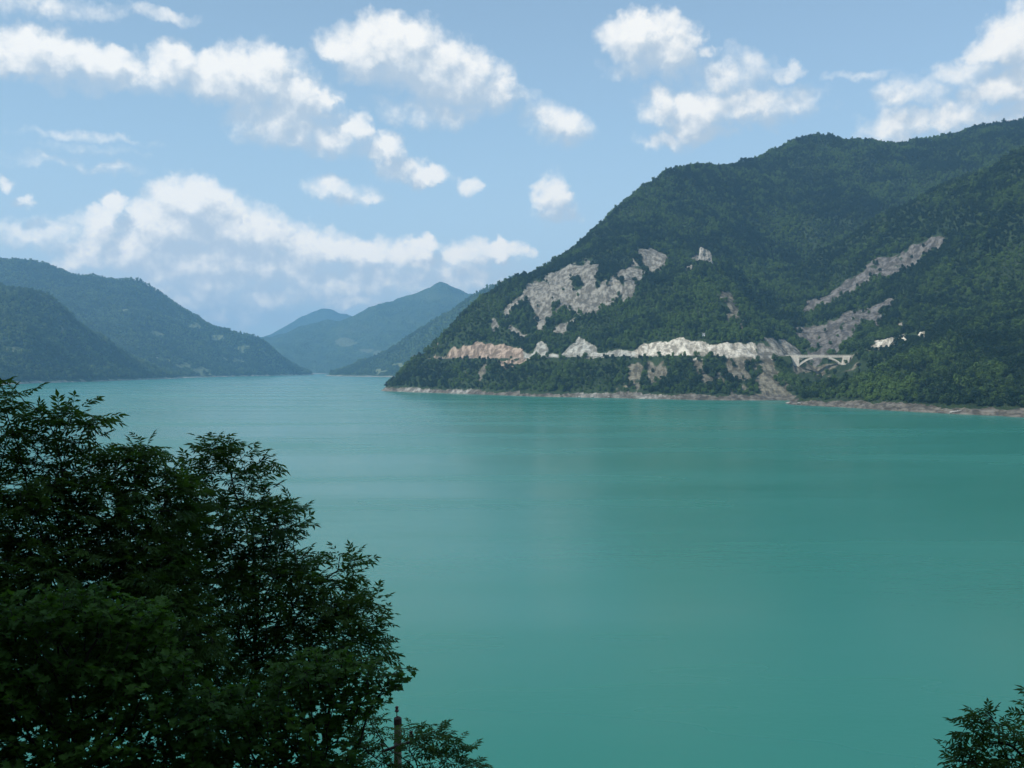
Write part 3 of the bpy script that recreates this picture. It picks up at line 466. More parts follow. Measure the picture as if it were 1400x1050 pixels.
def make_leaf_mat(name, dark, light, transl=.3, per_instance=True, gloss=.25):
    m, k_, b, out = new_mat(name)
    p = world_pos(k_)
    info = k_.n('ShaderNodeObjectInfo')
    mid = k_.noise(p, .012 if per_instance else 1.1, 3, .55)[0]
    fine = k_.noise(p, .5 if per_instance else 7.0, 2, .5)[0]
    clump = k_.noise(p, .032 if per_instance else 2.6, 3, .55)[0]
    f = k_.math('ADD', k_.math('MULTIPLY', k_.ramp(mid, .36, .64), .5), k_.math('MULTIPLY', fine, .2))
    f = k_.math('ADD', f, k_.math('MULTIPLY', k_.ramp(clump, .38, .64), .35))
    if per_instance: f = k_.math('ADD', f, k_.math('MULTIPLY_ADD', info.outputs['Random'], .6, -.3))
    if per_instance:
        cloud_shade = k_.noise(k_.vec('ADD', p, CLOUD_SHADE_SHIFT), .0042, 3, .55)[0]                  # darker and lighter foliage patches, painted in for cloud shade and relief
        f = k_.math('ADD', f, k_.math('MULTIPLY_ADD', k_.ramp(cloud_shade, .36, .62), .5, -.28))
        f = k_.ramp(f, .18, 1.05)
    col = k_.mix(k_.math('MINIMUM', f, 1.0, clamp=True), dark, light)
    k_.put(b.inputs['Base Color'], col)
    b.inputs['Roughness'].default_value = .6; b.inputs['Specular IOR Level'].default_value = gloss
    tr = k_.n('ShaderNodeBsdfTranslucent'); k_.put(tr.inputs[0], k_.mix(1.0, col, (1.25, 1.35, .6), 'MULTIPLY'))
    mx = k_.n('ShaderNodeMixShader'); mx.inputs[0].default_value = transl
    k_.put(mx.inputs[1], b.outputs[0]); k_.put(mx.inputs[2], tr.outputs[0]); k_.put(out.inputs[0], mx.outputs[0])
    return m
def make_plain(name, c1, c2, scale, rough=.85, bump=.3, dist=.02, spec=.3):
    m, k_, b, out = new_mat(name)
    tc = k_.n('ShaderNodeTexCoord').outputs['Object']
    n1 = k_.noise(tc, scale, 6, .65)[0]
    k_.put(b.inputs['Base Color'], k_.mix(k_.ramp(n1, .3, .7), c1, c2))
    b.inputs['Roughness'].default_value = rough; b.inputs['Specular IOR Level'].default_value = spec
    bm = k_.n('ShaderNodeBump'); bm.inputs['Strength'].default_value = bump; bm.inputs['Distance'].default_value = dist
    k_.put(bm.inputs['Height'], n1); k_.put(b.inputs['Normal'], bm.outputs[0])
    return m
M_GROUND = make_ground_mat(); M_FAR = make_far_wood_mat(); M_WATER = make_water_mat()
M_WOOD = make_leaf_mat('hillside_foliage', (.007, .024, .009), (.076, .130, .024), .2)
M_WOOD_FAR = make_leaf_mat('far_foliage', (.045, .09, .03), (.135, .19, .055), .25)  # lighter foliage copy, sunlight and haze of the far hills put into its colour
M_CONC = make_plain('weathered_concrete', (.50, .45, .365), (.68, .62, .52), .35, .9, .2, .05)
M_ASPH = make_plain('old_asphalt', (.10, .10, .095), (.17, .165, .155), .2, .9, .1, .02)
M_ROCK = make_plain('pale_rock', (.10, .095, .085), (.40, .375, .32), .13, .95, 1.0, 1.2)
M_WALL = make_plain('white_render', (.68, .67, .63), (.78, .77, .74), .8, .9, .1, .02)
M_ROOF = make_plain('grey_sheet_roof', (.22, .22, .22), (.32, .31, .30), .8, .7, .1, .02)

# ------------------------------------------------------------------ lake
def sheet(name, x0, x1, y0, y1, z, nx, ny, mat):
    xs = np.linspace(x0, x1, nx); ys = np.linspace(y0, y1, ny); X, Y = np.meshgrid(xs, ys)
    return grid_mesh(name, X, Y, np.full_like(X, z), mat)
def grid_mesh(name, X, Y, Z, mat, attrs=None):
    ny, nx = X.shape; i = np.arange(nx * ny).reshape(ny, nx)
    Fc = np.stack([i[:-1, :-1], i[:-1, 1:], i[1:, 1:], i[1:, :-1]], -1).reshape(-1, 4)
    return np_mesh(name, np.stack([X, Y, Z], -1).reshape(-1, 3), Fc, mat, True, attrs)
lake = link('lake_water', sheet('lake_water', -9000, 9000, -300, 16500, 0.0, 40, 40, M_WATER)); tag(lake, kind='structure')

# ------------------------------------------------------------------ mountains
FIT_MAIN = rbf_fit(SURVEY_MAIN)
TONES = {'scar': (.30, .28, .235), 'dry': (.21, .19, .14), 'cream': (.64, .59, .485), 'pink': (.44, .335, .255), 'pale': (.44, .43, .37), 'scree': (.185, .172, .155), 'shore': (.185, .165, .135)}
def bare_at(x, y, z):
    """what covers the ground: rgb of the bare rock and how bare it is (0..1)"""
    col = np.zeros(x.shape + (3,)); col[...] = TONES['dry']; amt = np.zeros(x.shape)
    jit = 10 * fbm(x, y * .45, 40, 3, 71) + 7 * fbm(x, y * .4, 15, 2, 72)
    for kind in ('scar', 'dry', 'scree', 'pink', 'pale', 'cream'):
        for poly in BARE[kind]:
            P = np.array(poly); m = (x > P[:, 0].min() - 30) & (x < P[:, 0].max() + 30) & (y > P[:, 1].min() - 30) & (y < P[:, 1].max() + 30)
            if not m.any(): continue
            e = np.full(x.shape, -1e3); e[m] = polyedge(x[m], y[m], poly)
            j = jit * (.45 if kind in ('cream', 'pink', 'pale') else .9)
            w_ = 3 if kind in ('cream', 'pink', 'pale') else 10
            a = smooth(-w_, w_ + 1, e + j - 1) * (.74 if kind == 'dry' else 1)
            if kind == 'dry': a = a * (.36 + .64 * smooth(-.3, .25, fbm(x, y * .45, 36, 3, 39)))
            if kind == 'scar': a = a * (1 - .7 * smooth(.22, .6, fbm(x + .2 * y, y * .4, 40, 3, 41)))
            if kind == 'scree': a = a * (1 - .6 * smooth(.4, .7, fbm(x, y, 30, 3, 45)))
            col = np.where((a > amt)[..., None], np.array(TONES[kind]), col); amt = np.maximum(amt, a)
    line = 6.8 + 3.4 * fbm(x, y, 60, 3, 91) + 2.2 * fbm(x, y, 15, 2, 92)
    a = smooth(line + 1.5, line - 1.0, z)
    pale = (smooth(-.05, .5, fbm(x, y, 90, 3, 95)) * smooth(330, 200, x))[..., None]
    col = np.where((a > amt)[..., None], np.array(TONES['shore']) * (1 - pale) + np.array((.36, .34, .295)) * pale, col); amt = np.maximum(amt, a)
    return col, amt
STEP = 4.0
gx, gy = np.meshgrid(np.arange(-420., 2250, STEP), np.arange(820., 3450, STEP))
gz = mountain_height(gx, gy)
bc, ba = bare_at(gx, gy, gz)
for seg in ROAD_SEGMENTS:                    # nothing grows on the road bench
    d_, z_, s_ = polydist(gx, gy, seg); ba = np.maximum(ba, smooth(8, 5, d_))
gz = gz + ba * (15.0 * (ridged(gx + .25 * gy, gy * .28, 44, 4, 14) - .8) + 2.0 * fbm(gx, gy, 12, 2, 15)) * smooth(6, 25, gz) * np.minimum(1, polydist(gx, gy, ROAD_SEGMENTS[0])[0] / 30)
low = gz < -30; gz = np.maximum(gz, -30)
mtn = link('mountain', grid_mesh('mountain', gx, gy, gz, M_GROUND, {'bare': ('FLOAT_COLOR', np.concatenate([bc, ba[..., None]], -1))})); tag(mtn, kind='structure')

def hill(name, survey, x0, x1, y0, y1, step, amp, meadows, tone=(.20, .20, .10), shore_tone=(.27, .25, .20), seed=1):
    fit = rbf_fit(survey); X, Y = np.meshgrid(np.arange(x0, x1, step, float), np.arange(y0, y1, step, float))
    Z = rbf_eval(fit, X, Y)
    Z = Z + smooth(20, 200, Z) * (amp * fbm(X, Y, step * 22, 4, seed) + amp * (ridged(X, Y, step * 26, 3, seed + 5) - .75)) + smooth(2, 20, Z) * step * .22 * fbm(X, Y, step * 2.5, 2, seed + 9)
    A = np.zeros(X.shape); Cc = np.zeros(X.shape + (3,)); Cc[...] = tone
    for poly in meadows:
        if len(poly) > 3:
            e = polyedge(X, Y, poly); A = np.maximum(A, smooth(-step, step, e + step * 2.2 * fbm(X, Y, step * 4, 3, seed + 3)))
    s = smooth(7, 3, Z + 3 * fbm(X, Y, step * 6, 2, seed + 4))
    Cc = np.where((s > A)[..., None], np.array(shore_tone), Cc); A = np.maximum(A, s)
    Z = np.maximum(Z, -30)
    o = link(name, grid_mesh(name, X, Y, Z, M_FAR, {'bare': ('FLOAT_COLOR', np.concatenate([Cc, A[..., None]], -1))})); tag(o, kind='structure')
    return X, Y, Z, A
HILL_NEAR = hill('wooded_hill', SURVEY_LEFT_NEAR, -3200, -1350, 2100, 5300, 12, 16, MEADOW_NEAR, seed=101)
HILL_RIDGE = hill('ridge', SURVEY_LEFT_RIDGE, -5200, -1050, 4350, 8200, 16, 34, MEADOW_RIDGE, (.15, .17, .08), seed=201)
HILL_SLOPE = hill('far_slope', SURVEY_FAR_SLOPE, -1500, 1500, 4300, 7800, 16, 26, MEADOW_SLOPE, (.16, .18, .09), seed=301)
hill('far_mountain', SURVEY_PEAK, -4600, 2400, 7400, 12600, 26, 55, MEADOW_PEAK, (.11, .13, .07), seed=401)
hill('distant_mountains', SURVEY_DISTANT, -8200, 4200, 10400, 16200, 45, 70, [], seed=501)

# ------------------------------------------------------------------ the bank the camera stands on
def bank_height(x, y):
    z = 48.4 - 0.72 * np.maximum(0, y - 1.2) - .02 * np.abs(x)
    up = np.maximum(0, -y - 5) * 1.5
    left = smooth(-8, -30, x) * smooth(26, 2, y + .35 * (x + 30)) * np.minimum(72, np.maximum(0, -x - 9) * 1.75)
    z = z + np.minimum(105, np.minimum(80, up) + left)  # steep unseen rise behind and left, added to shade the foreground trees
    return z + .5 * fbm(x, y, 7, 3, 61) * smooth(1, 6, np.hypot(x, y)) + 2.0 * fbm(x, y, 30, 2, 62) * smooth(6, 20, np.hypot(x, y))
bx, by = np.meshgrid(np.arange(-240, 241, 3.0), np.arange(-160, 121, 3.0))
bz = np.maximum(bank_height(bx, by), -20)
bank = link('near_bank', grid_mesh('near_bank', bx, by, bz, make_plain('bank_soil', (.05, .06, .03), (.10, .09, .06), .4, .95, .6, .1))); tag(bank, kind='structure')

# ------------------------------------------------------------------ road on its bench
def ribbon(name, line, half, mat, lift, step=6.0):
    L = np.array(line, float); seg_ = np.hypot(*(np.diff(L[:, :2], axis=0).T)); s_ = np.concatenate([[0], np.cumsum(seg_)])
    n = max(2, int(s_[-1] / step)); t_ = np.linspace(0, s_[-1], n)
    x = np.interp(t_, s_, L[:, 0]); y = np.interp(t_, s_, L[:, 1]); z = np.interp(t_, s_, L[:, 2]) + lift
    tx, ty = np.gradient(x), np.gradient(y); l = np.hypot(tx, ty); nx, ny = -ty / l, tx / l
    V = np.stack([np.stack([x + nx * w_, y + ny * w_, z + dz], -1) for w_, dz in ((-half, -.8), (-half, 0), (half, 0), (half, -.8))], 1).reshape(-1, 3)
    Fc = [(4 * i + j, 4 * i + j + 1, 4 * i + j + 5, 4 * i + j + 4) for i in range(n - 1) for j in range(3)]
    return link(name, np_mesh(name, V, Fc, mat, False))
for i, seg in enumerate(ROAD_SEGMENTS):
    tag(ribbon('road', seg, 4.0, M_ASPH, .02), kind='structure')

# ------------------------------------------------------------------ air
def box_mesh(name, x0, x1, y0, y1, z0, z1, mat):
    V = [(x, y, z) for z in (z0, z1) for y in (y0, y1) for x in (x0, x1)]
    return np_mesh(name, V, [(0, 2, 3, 1), (4, 5, 7, 6), (0, 1, 5, 4), (2, 6, 7, 3), (0, 4, 6, 2), (1, 3, 7, 5)], mat, False)
HAZE = 8.6e-5
hm = bpy.data.materials.new('haze_air'); hm.use_nodes = True; hm.node_tree.nodes.clear(); hk = NT(hm.node_tree)
ho = hk.n('ShaderNodeOutputMaterial'); hv = hk.n('ShaderNodeVolumePrincipled')
hv.inputs['Density'].default_value = HAZE; hv.inputs['Color'].default_value = (.36, .67, 1.0, 1); hv.inputs['Anisotropy'].default_value = .2
hk.put(ho.inputs['Volume'], hv.outputs[0])
try: hm.cycles.homogeneous_volume = True
except Exception: pass
haze = link('haze', box_mesh('haze', -9500, 9500, -700, 17000, -31.5, 1000, hm)); tag(haze, kind='stuff')

# ------------------------------------------------------------------ hillside trees: one kind of crown, several shapes
def crown_mesh(name, seed, n_leaf=520, wide=1.0, tall=1.15):
    """a broadleaf crown about 1 unit in radius: lobes covered with leaf clumps"""
    r = np.random.default_rng(seed)
    lobes = []
    for i in range(15):
        a = r.uniform(0, 6.283); h = r.uniform(-.45, .75); q = math.sqrt(max(.05, 1 - (abs(h) / .95) ** 2)) * r.uniform(.25, .62)
        lobes.append((q * math.cos(a) * wide, q * math.sin(a) * wide, 1.05 * tall + h * tall * .8, r.uniform(.32, .52)))
    lobes.append((0, 0, 1.1 * tall, .62))
    V = []; Fc = []
    for i in range(n_leaf):
        lx, ly, lz, lr = lobes[r.integers(len(lobes))]
        d = r.normal(size=3); d[2] += .35; d /= np.linalg.norm(d)
        c = np.array((lx, ly, lz)) + d * lr * r.uniform(.75, 1.08)
        nrm = d + r.normal(size=3) * .3; nrm /= np.linalg.norm(nrm)
        t1 = np.cross(nrm, r.normal(size=3)); t1 /= np.linalg.norm(t1); t2 = np.cross(nrm, t1)
        s1, s2 = r.uniform(.10, .19), r.uniform(.07, .13)
        b = len(V)
        V += [c - t1 * s1, c - t2 * s2 + nrm * .02, c + t1 * s1 * r.uniform(.7, 1.2), c + t2 * s2 - nrm * .03]
        Fc.append((b, b + 1, b + 2, b + 3))
    return np_mesh(name, V, Fc, M_WOOD, False)
def trunk_mesh(name, seed):
    r = random.Random(seed); V = []; Fc = []
    def tube(p, q, r0, r1, n=6):
        p = np.array(p); q = np.array(q); d = q - p; d = d / np.linalg.norm(d)
        a = np.cross(d, (.3, .9, .1)); a /= np.linalg.norm(a); c = np.cross(d, a); b = len(V)
        for o_, rr in ((p, r0), (q, r1)):
            for i in range(n):
                t = 6.2832 * i / n; V.append(o_ + (a * math.cos(t) + c * math.sin(t)) * rr)
        for i in range(n): Fc.append((b + i, b + (i + 1) % n, b + n + (i + 1) % n, b + n + i))
    tube((0, 0, -.25), (.03, .02, .6), .09, .065); tube((.03, .02, .6), (-.02, .05, 1.3), .065, .03)
    for i in range(4):
        a = i * 1.57 + r.random(); tube((.03, .02, .5 + .1 * i), (.5 * math.cos(a), .5 * math.sin(a), 1.0 + .12 * i), .04, .012, 5)
    return np_mesh(name, V, Fc, M_BARK)
M_BARK = make_plain('grey_brown_bark', (.045, .038, .03), (.11, .095, .075), 3.0, .95, .6, .02)
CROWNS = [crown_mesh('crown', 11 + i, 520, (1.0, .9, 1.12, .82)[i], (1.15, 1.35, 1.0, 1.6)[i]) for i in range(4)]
TRUNKS = [trunk_mesh('trunk', i) for i in range(2)]
def ground_z(x, y):
    X_ = np.array([x], float); Y_ = np.array([y], float)
    i = int(round((y - 820) / STEP)); j = int(round((x + 420) / STEP))
    return float(gz[i, j])
def hillside_tree(name, x, y, s, var, label, group):
    e = empty(name, (x, y, ground_z(x, y) - .2), random.Random(int(x * 7 + y)).uniform(0, 6.28))
    t = link('trunk', TRUNKS[var % 2], e); t.scale = (s, s, s)
    c = link('crown', CROWNS[var], e); c.scale = (s, s, s)
    tag(e, label, 'tree', group)
    return e, c
rl = random.Random(5)
SOURCES = []
upper = sorted([p for p in LONE_SPOTS if p[0] > 540 and p[1] > 1810], key=lambda p: p[0] / p[1])
lower = sorted([p for p in LONE_SPOTS if p[0] > 540 and 1640 < p[1] <= 1810], key=lambda p: p[0] / p[1])
cliff = [p for p in LONE_SPOTS if p[1] > 1850 and p[0] < 500]
NTH = ['leftmost', 'second from the left', 'third from the left', 'fourth from the left', 'fifth from the left', 'sixth from the left', 'seventh from the left', 'eighth from the left', 'ninth from the left', 'tenth from the left']
for i, p in enumerate(LONE_SPOTS):
    if p in upper: lab, grp = NTH[upper.index(p)] + ' of the lone trees on the upper grey scree chute', 'lone trees on the grey scree'
    elif p in lower: lab, grp = NTH[lower.index(p)] + ' of the lone trees on the grey scree just above the bridge', 'lone trees on the grey scree'
    elif p in cliff: lab, grp = 'small dark tree clinging to the pale eroded scar left of the rock pillar', 'lone trees on the eroded scar'
    else: lab, grp = 'small tree growing on the dry bank just below the mountain road', 'lone trees below the road'
    e, c = hillside_tree('hillside_tree', p[0], p[1], rl.uniform(2.6, 4.2), i % 4, lab, grp)
    if i < 4: SOURCES.append(c)

# ------------------------------------------------------------------ the woods as a mass
def scatter_nodes(mat=None):
    g = bpy.data.node_groups.new('tree_scatter', 'GeometryNodeTree')
    g.interface.new_socket('Geometry', in_out='INPUT', socket_type='NodeSocketGeometry')
    g.interface.new_socket('Geometry', in_out='OUTPUT', socket_type='NodeSocketGeometry')
    N = g.nodes.new; L = g.links.new
    gi, go = N('NodeGroupInput'), N('NodeGroupOutput')
    join = N('GeometryNodeJoinGeometry')
    for c in reversed(SOURCES):
        oi = N('GeometryNodeObjectInfo'); oi.inputs['Object'].default_value = c; oi.inputs['As Instance'].default_value = True
        L(oi.outputs['Geometry'], join.inputs[0])
    iop = N('GeometryNodeInstanceOnPoints'); iop.inputs['Pick Instance'].default_value = True
    def na(n, t):
        a = N('GeometryNodeInputNamedAttribute'); a.data_type = t; a.inputs['Name'].default_value = n; return a.outputs[0]
    L(gi.outputs[0], iop.inputs['Points']); L(join.outputs[0], iop.inputs['Instance'])
    L(na('variant', 'INT'), iop.inputs['Instance Index']); L(na('size', 'FLOAT_VECTOR'), iop.inputs['Scale'])
    L(na('turn', 'FLOAT_VECTOR'), iop.inputs['Rotation'])
    if mat:
        sm = N('GeometryNodeSetMaterial'); sm.inputs['Material'].default_value = mat
        L(join.outputs[0], sm.inputs[0]); L(sm.outputs[0], iop.inputs['Instance'])
    L(iop.outputs[0], go.inputs[0])
    return g
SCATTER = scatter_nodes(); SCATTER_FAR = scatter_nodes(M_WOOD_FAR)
def woods(name, label, X, Y, Z, keep, pitch, size, seed, jitter=.5, nodes=None):
    """trees on every free spot of a height grid; keep(x, y, z, nx, ny, nz) gives the chance that a tree stands there"""
    r = np.random.default_rng(seed); x0, y0 = X[0, 0], Y[0, 0]; st = X[0, 1] - X[0, 0]
    xs, ys = np.meshgrid(np.arange(x0, X[0, -1] - st, pitch), np.arange(y0, Y[-1, 0] - st, pitch))
    xs = (xs + r.uniform(-jitter, jitter, xs.shape) * pitch).ravel(); ys = (ys + r.uniform(-jitter, jitter, ys.shape) * pitch).ravel()
    def samp(A):
        u = np.clip((xs - x0) / st, 0, A.shape[1] - 1.01); v = np.clip((ys - y0) / st, 0, A.shape[0] - 1.01); i = v.astype(int); j = u.astype(int); a = v - i; b = u - j
        return A[i, j] * (1 - a) * (1 - b) + A[i, j + 1] * (1 - a) * b + A[i + 1, j] * a * (1 - b) + A[i + 1, j + 1] * a * b
    gyy, gxx = np.gradient(Z, st); zs = samp(Z); gx_, gy_ = samp(gxx), samp(gyy)
    ok = r.random(xs.shape) < keep(xs, ys, zs, gx_, gy_, samp)
    # only the sides of the hills that face the lake
    vx, vy, vz = -xs, -ys, 50 - zs
    face = (-gx_ * vx - gy_ * vy + vz) / np.sqrt((gx_ ** 2 + gy_ ** 2 + 1) * (vx ** 2 + vy ** 2 + vz ** 2))
    ok &= face > -.22
    xs, ys, zs = xs[ok], ys[ok], zs[ok]; n = len(xs)
    s = size * r.lognormal(0, .22, n) * (.85 + .35 * np.clip(fbm(xs, ys, 90, 2, seed), -1, 1)); 
    S = np.stack([s * r.uniform(.9, 1.2, n), s * r.uniform(.9, 1.2, n), s * r.uniform(.8, 1.15, n)], -1)
    T = np.zeros((n, 3)); T[:, 2] = r.uniform(0, 6.28, n); T[:, :2] = r.normal(0, .08, (n, 2))
    me = bpy.data.meshes.new(name); me.vertices.add(n); me.vertices.foreach_set('co', np.stack([xs, ys, zs - .25 * s], -1).astype(np.float32).ravel())
    for an, tp, key, arr in (('size', 'FLOAT_VECTOR', 'vector', S), ('turn', 'FLOAT_VECTOR', 'vector', T), ('variant', 'INT', 'value', r.integers(0, 4, n))):
        a = me.attributes.new(an, tp, 'POINT'); a.data.foreach_set(key, np.asarray(arr, np.int32 if tp == 'INT' else np.float32).ravel())
    me.materials.append(M_WOOD)
    o = link(name, me); md = o.modifiers.new('scatter', 'NODES'); md.node_group = nodes or SCATTER
    tag(o, label, 'trees', kind='stuff')
    print(name, n)
    return o
def keep_main(x, y, z, gx_, gy_, samp):
    a = samp(ba)
    k_ = 1 - smooth(.30, .62, a + .25 * fbm(x, y, 16, 2, 33))
    k_ = k_ * smooth(7, 9, z)
    d0 = np.minimum(polydist(x, y, ROAD_SEGMENTS[0])[0], polydist(x, y, ROAD_SEGMENTS[1])[0])
    k_ = k_ * smooth(8, 10, d0)
    e0, _, s0 = polydist(x, y, ROAD_SEGMENTS[0])
    k_ = np.where((s0 <= 0) & (e0 < 24), k_ * .5, k_)           # verge kept low below the road
    k_ = k_ * np.where((x > 446 + (1590 - y) * .25) & (x < 566) & (y > 1425) & (y < 1660), .09, 1)   # open gully round the bridge
    k_ = k_ * (np.hypot(x - 417, y - 2052) > 24)                 # the rock pillar stands clear
    low_scar = (x < 500) & (z > 12) & (d0 > 14)
    return np.maximum(k_, .022 * low_scar * (a < .95))
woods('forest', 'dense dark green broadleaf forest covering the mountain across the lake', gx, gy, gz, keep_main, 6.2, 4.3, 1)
def keep_far(A): return lambda x, y, z, gx_, gy_, samp: (1 - smooth(.3, .7, samp(A))) * smooth(7, 12, z)
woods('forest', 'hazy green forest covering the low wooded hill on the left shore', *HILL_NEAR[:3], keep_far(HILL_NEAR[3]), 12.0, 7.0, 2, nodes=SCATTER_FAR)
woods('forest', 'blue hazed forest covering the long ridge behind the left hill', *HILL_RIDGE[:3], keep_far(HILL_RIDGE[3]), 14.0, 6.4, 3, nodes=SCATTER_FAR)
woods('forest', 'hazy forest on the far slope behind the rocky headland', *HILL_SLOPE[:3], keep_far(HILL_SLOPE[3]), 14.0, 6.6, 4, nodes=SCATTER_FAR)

# ------------------------------------------------------------------ foreground trees
def colonize(base, lobes, n_attr, step, rng, trunk_top):
    """branch skeleton grown towards points spread through the crown's lobes"""
    w = np.array([l[6] for l in lobes], float); w /= w.sum()
    A = []
    for l, k_ in zip(lobes, rng.multinomial(n_attr, w)):
        d = rng.normal(size=(k_, 3)); d /= np.linalg.norm(d, axis=1)[:, None]; d *= (rng.random(k_) ** .42)[:, None]
        A.append(np.array(l[:3]) + d * np.array(l[3:6]))
    A = np.concatenate(A)
    P = [np.array(base, float)]; par = [-1]
    n0 = max(3, int(np.linalg.norm(np.array(trunk_top) - P[0]) / .45))
    for i in range(1, n0 + 1):
        t = i / n0; p = P[0] * (1 - t) + np.array(trunk_top) * t + np.array((.12 * math.sin(3 * t + base[0]), .1 * math.sin(4.1 * t), 0)) * t
        P.append(p); par.append(len(P) - 2)
    P = list(P)
    near = np.full(len(A), 1e9); who = np.zeros(len(A), int)
    for i, p in enumerate(P):
        d = np.linalg.norm(A - p, axis=1); m = d < near; near[m] = d[m]; who[m] = i
    alive = np.ones(len(A), bool)
    for it in range(170):
        act = alive
        if not act.any(): break
        idx = np.unique(who[act]); new = []
        for i in idx:
            m = act & (who == i); v = A[m] - P[i]; v = v / (np.linalg.norm(v, axis=1)[:, None] + 1e-9)
            d = v.mean(0) + rng.normal(size=3) * .18; d[2] += .06
            # keep going the way the branch went
            if par[i] >= 0:
                q = P[i] - P[par[i]]; d = d + .35 * q / (np.linalg.norm(q) + 1e-9)
            d /= np.linalg.norm(d) + 1e-9; new.append((i, P[i] + d * step))
        for i, p in new:
            j = len(P); P.append(p); par.append(i)
            dd = np.linalg.norm(A - p, axis=1); m = dd < near; near[m] = dd[m]; who[m] = j
        alive &= near > step * 1.25
        if len(P) > 9000: break
    return np.array(P), np.array(par)
def branch_radii(P, par, tip=.0035, power=2.35):
    n = len(P); acc = np.zeros(n); kids = np.zeros(n, int)
    for i in range(n - 1, 0, -1):
        if kids[i] == 0: acc[i] = tip ** power
        acc[par[i]] += acc[i]; kids[par[i]] += 1
    if acc[0] == 0: acc[0] = tip ** power
    return acc ** (1 / power), kids
def tubes(P, par, R, sel, sides):
    V = []; Fc = []; b = 0
    for i in sel:
        p, q = P[par[i]], P[i]; d = q - p; L = np.linalg.norm(d)
        if L < 1e-6: continue
        d = d / L; a = np.cross(d, (.31, .22, .92) if abs(d[2]) < .9 else (1, .1, 0)); a /= np.linalg.norm(a); c = np.cross(d, a)
        r0 = min(R[par[i]], R[i] * 1.35); r1 = R[i]
        for o_, rr in ((p - d * r0 * .3, r0), (q, r1)):
            for s_ in range(sides):
                t = 6.28318 * s_ / sides; V.append(o_ + (a * math.cos(t) + c * math.sin(t)) * rr)
        for s_ in range(sides): Fc.append((b + s_, b + (s_ + 1) % sides, b + sides + (s_ + 1) % sides, b + sides + s_))
        b += 2 * sides
    return V, Fc
def ash_leaf(rng, n_pair):
    """pinnate leaf along +x, leaflets in pairs and one at the tip: verts, tris"""
    V = []; T = []
    def leaflet(o, ang, ln, wd, droop):
        d = np.array((math.cos(ang), math.sin(ang), -droop)); s = np.array((-math.sin(ang), math.cos(ang), 0)); b = len(V)
        V.extend([o, o + d * ln * .45 + s * wd + np.array((0, 0, wd * .35)), o + d * ln + np.array((0, 0, -.12 * ln)), o + d * ln * .45 - s * wd + np.array((0, 0, wd * .35))])
        T.extend([(b, b + 2, b + 1), (b, b + 3, b + 2)])
    for i in range(n_pair):
        x = .28 + .62 * i / max(1, n_pair - 1); z = -.10 * x * x; o = np.array((x, 0, z)); ln = .40 * (1 - .25 * abs(x - .55))
        for sgn in (-1, 1): leaflet(o, sgn * rng.uniform(.75, 1.05), ln * rng.uniform(.85, 1.12), ln * .155, rng.uniform(.05, .35))
    leaflet(np.array((.92, 0, -.09)), rng.uniform(-.1, .1), .42, .08, .2)
    b = len(V); V.extend([np.array((0, 0, 0)), np.array((.95, .012, -.09)), np.array((.95, -.012, -.09))]); T.append((b, b + 2, b + 1))
    return np.array(V), np.array(T)
def maple_leaf(rng):
    """five-lobed leaf on a stalk along +x"""
    out = [(.0, .0), (.10, .34), (.02, .52), (.30, .36), (.52, .62), (.58, .28), (1.0, .0), (.58, -.28), (.52, -.62), (.30, -.36), (.02, -.52), (.10, -.34)]
    bend = rng.uniform(.1, .45); V = [np.array((.32 + .35, 0, 0))]
    for x, y in out: V.append(np.array((x + .35, y * rng.uniform(.9, 1.08), .22 * abs(y) - bend * x * x * .5)))
    n = len(out); T = [(0, 1 + i, 1 + (i + 1) % n) for i in range(n)]
    b = len(V); V.extend([np.array((0, 0, .02)), np.array((.36, .015, 0)), np.array((.36, -.015, 0))]); T.append((b, b + 2, b + 1))
    return np.array(V), np.array(T)
def dress(P, par, R, kids, kind, rng, per_tip, size, spread, inner=.3):
    """leaves on the young wood: positions from the skeleton, one joined crown"""
    protos = [ash_leaf(rng, rng.integers(3, 6)) for _ in range(8)] if kind == 'ash' else [maple_leaf(rng) for _ in range(6)]
    young = np.where((R < .0085) & (np.arange(len(P)) > 4))[0]
    VV = []; TT = []; b = 0
    for i in young:
        d = P[i] - P[par[i]]; d /= np.linalg.norm(d) + 1e-9
        cnt = per_tip if kids[i] == 0 else int(per_tip * inner + rng.random())
        az0 = rng.uniform(0, 6.28)
        for c in range(cnt):
            V, T = protos[rng.integers(len(protos))]
            a = az0 + 6.28 * c / cnt + rng.normal() * .3
            out = np.array((math.cos(a), math.sin(a), 0)); x = d * rng.uniform(.3, .9) + out * spread + np.array((0, 0, rng.uniform(-.35, .25))); x /= np.linalg.norm(x)
            up = np.array((0, 0, 1.0)) + rng.normal(size=3) * .28 - .25 * out
            y = np.cross(up, x); y /= np.linalg.norm(y) + 1e-9; z = np.cross(x, y)
            s = size * rng.uniform(.65, 1.15)
            o = P[par[i]] + (P[i] - P[par[i]]) * rng.random()
            VV.append(o + (V[:, :1] * x + V[:, 1:2] * y + V[:, 2:3] * z) * s); TT.append(T + b); b += len(V)
    return np.concatenate(VV), np.concatenate(TT)
M_ASH = make_leaf_mat('ash_leaves', (.032, .078, .015), (.105, .175, .034), .42, False, .25)
M_MAPLE = make_leaf_mat('maple_leaves', (.038, .098, .015), (.115, .215, .036), .42, False, .2)
M_TWIG = make_plain('dark_twig_bark', (.030, .025, .02), (.075, .062, .05), 14.0, .9, .4, .004)
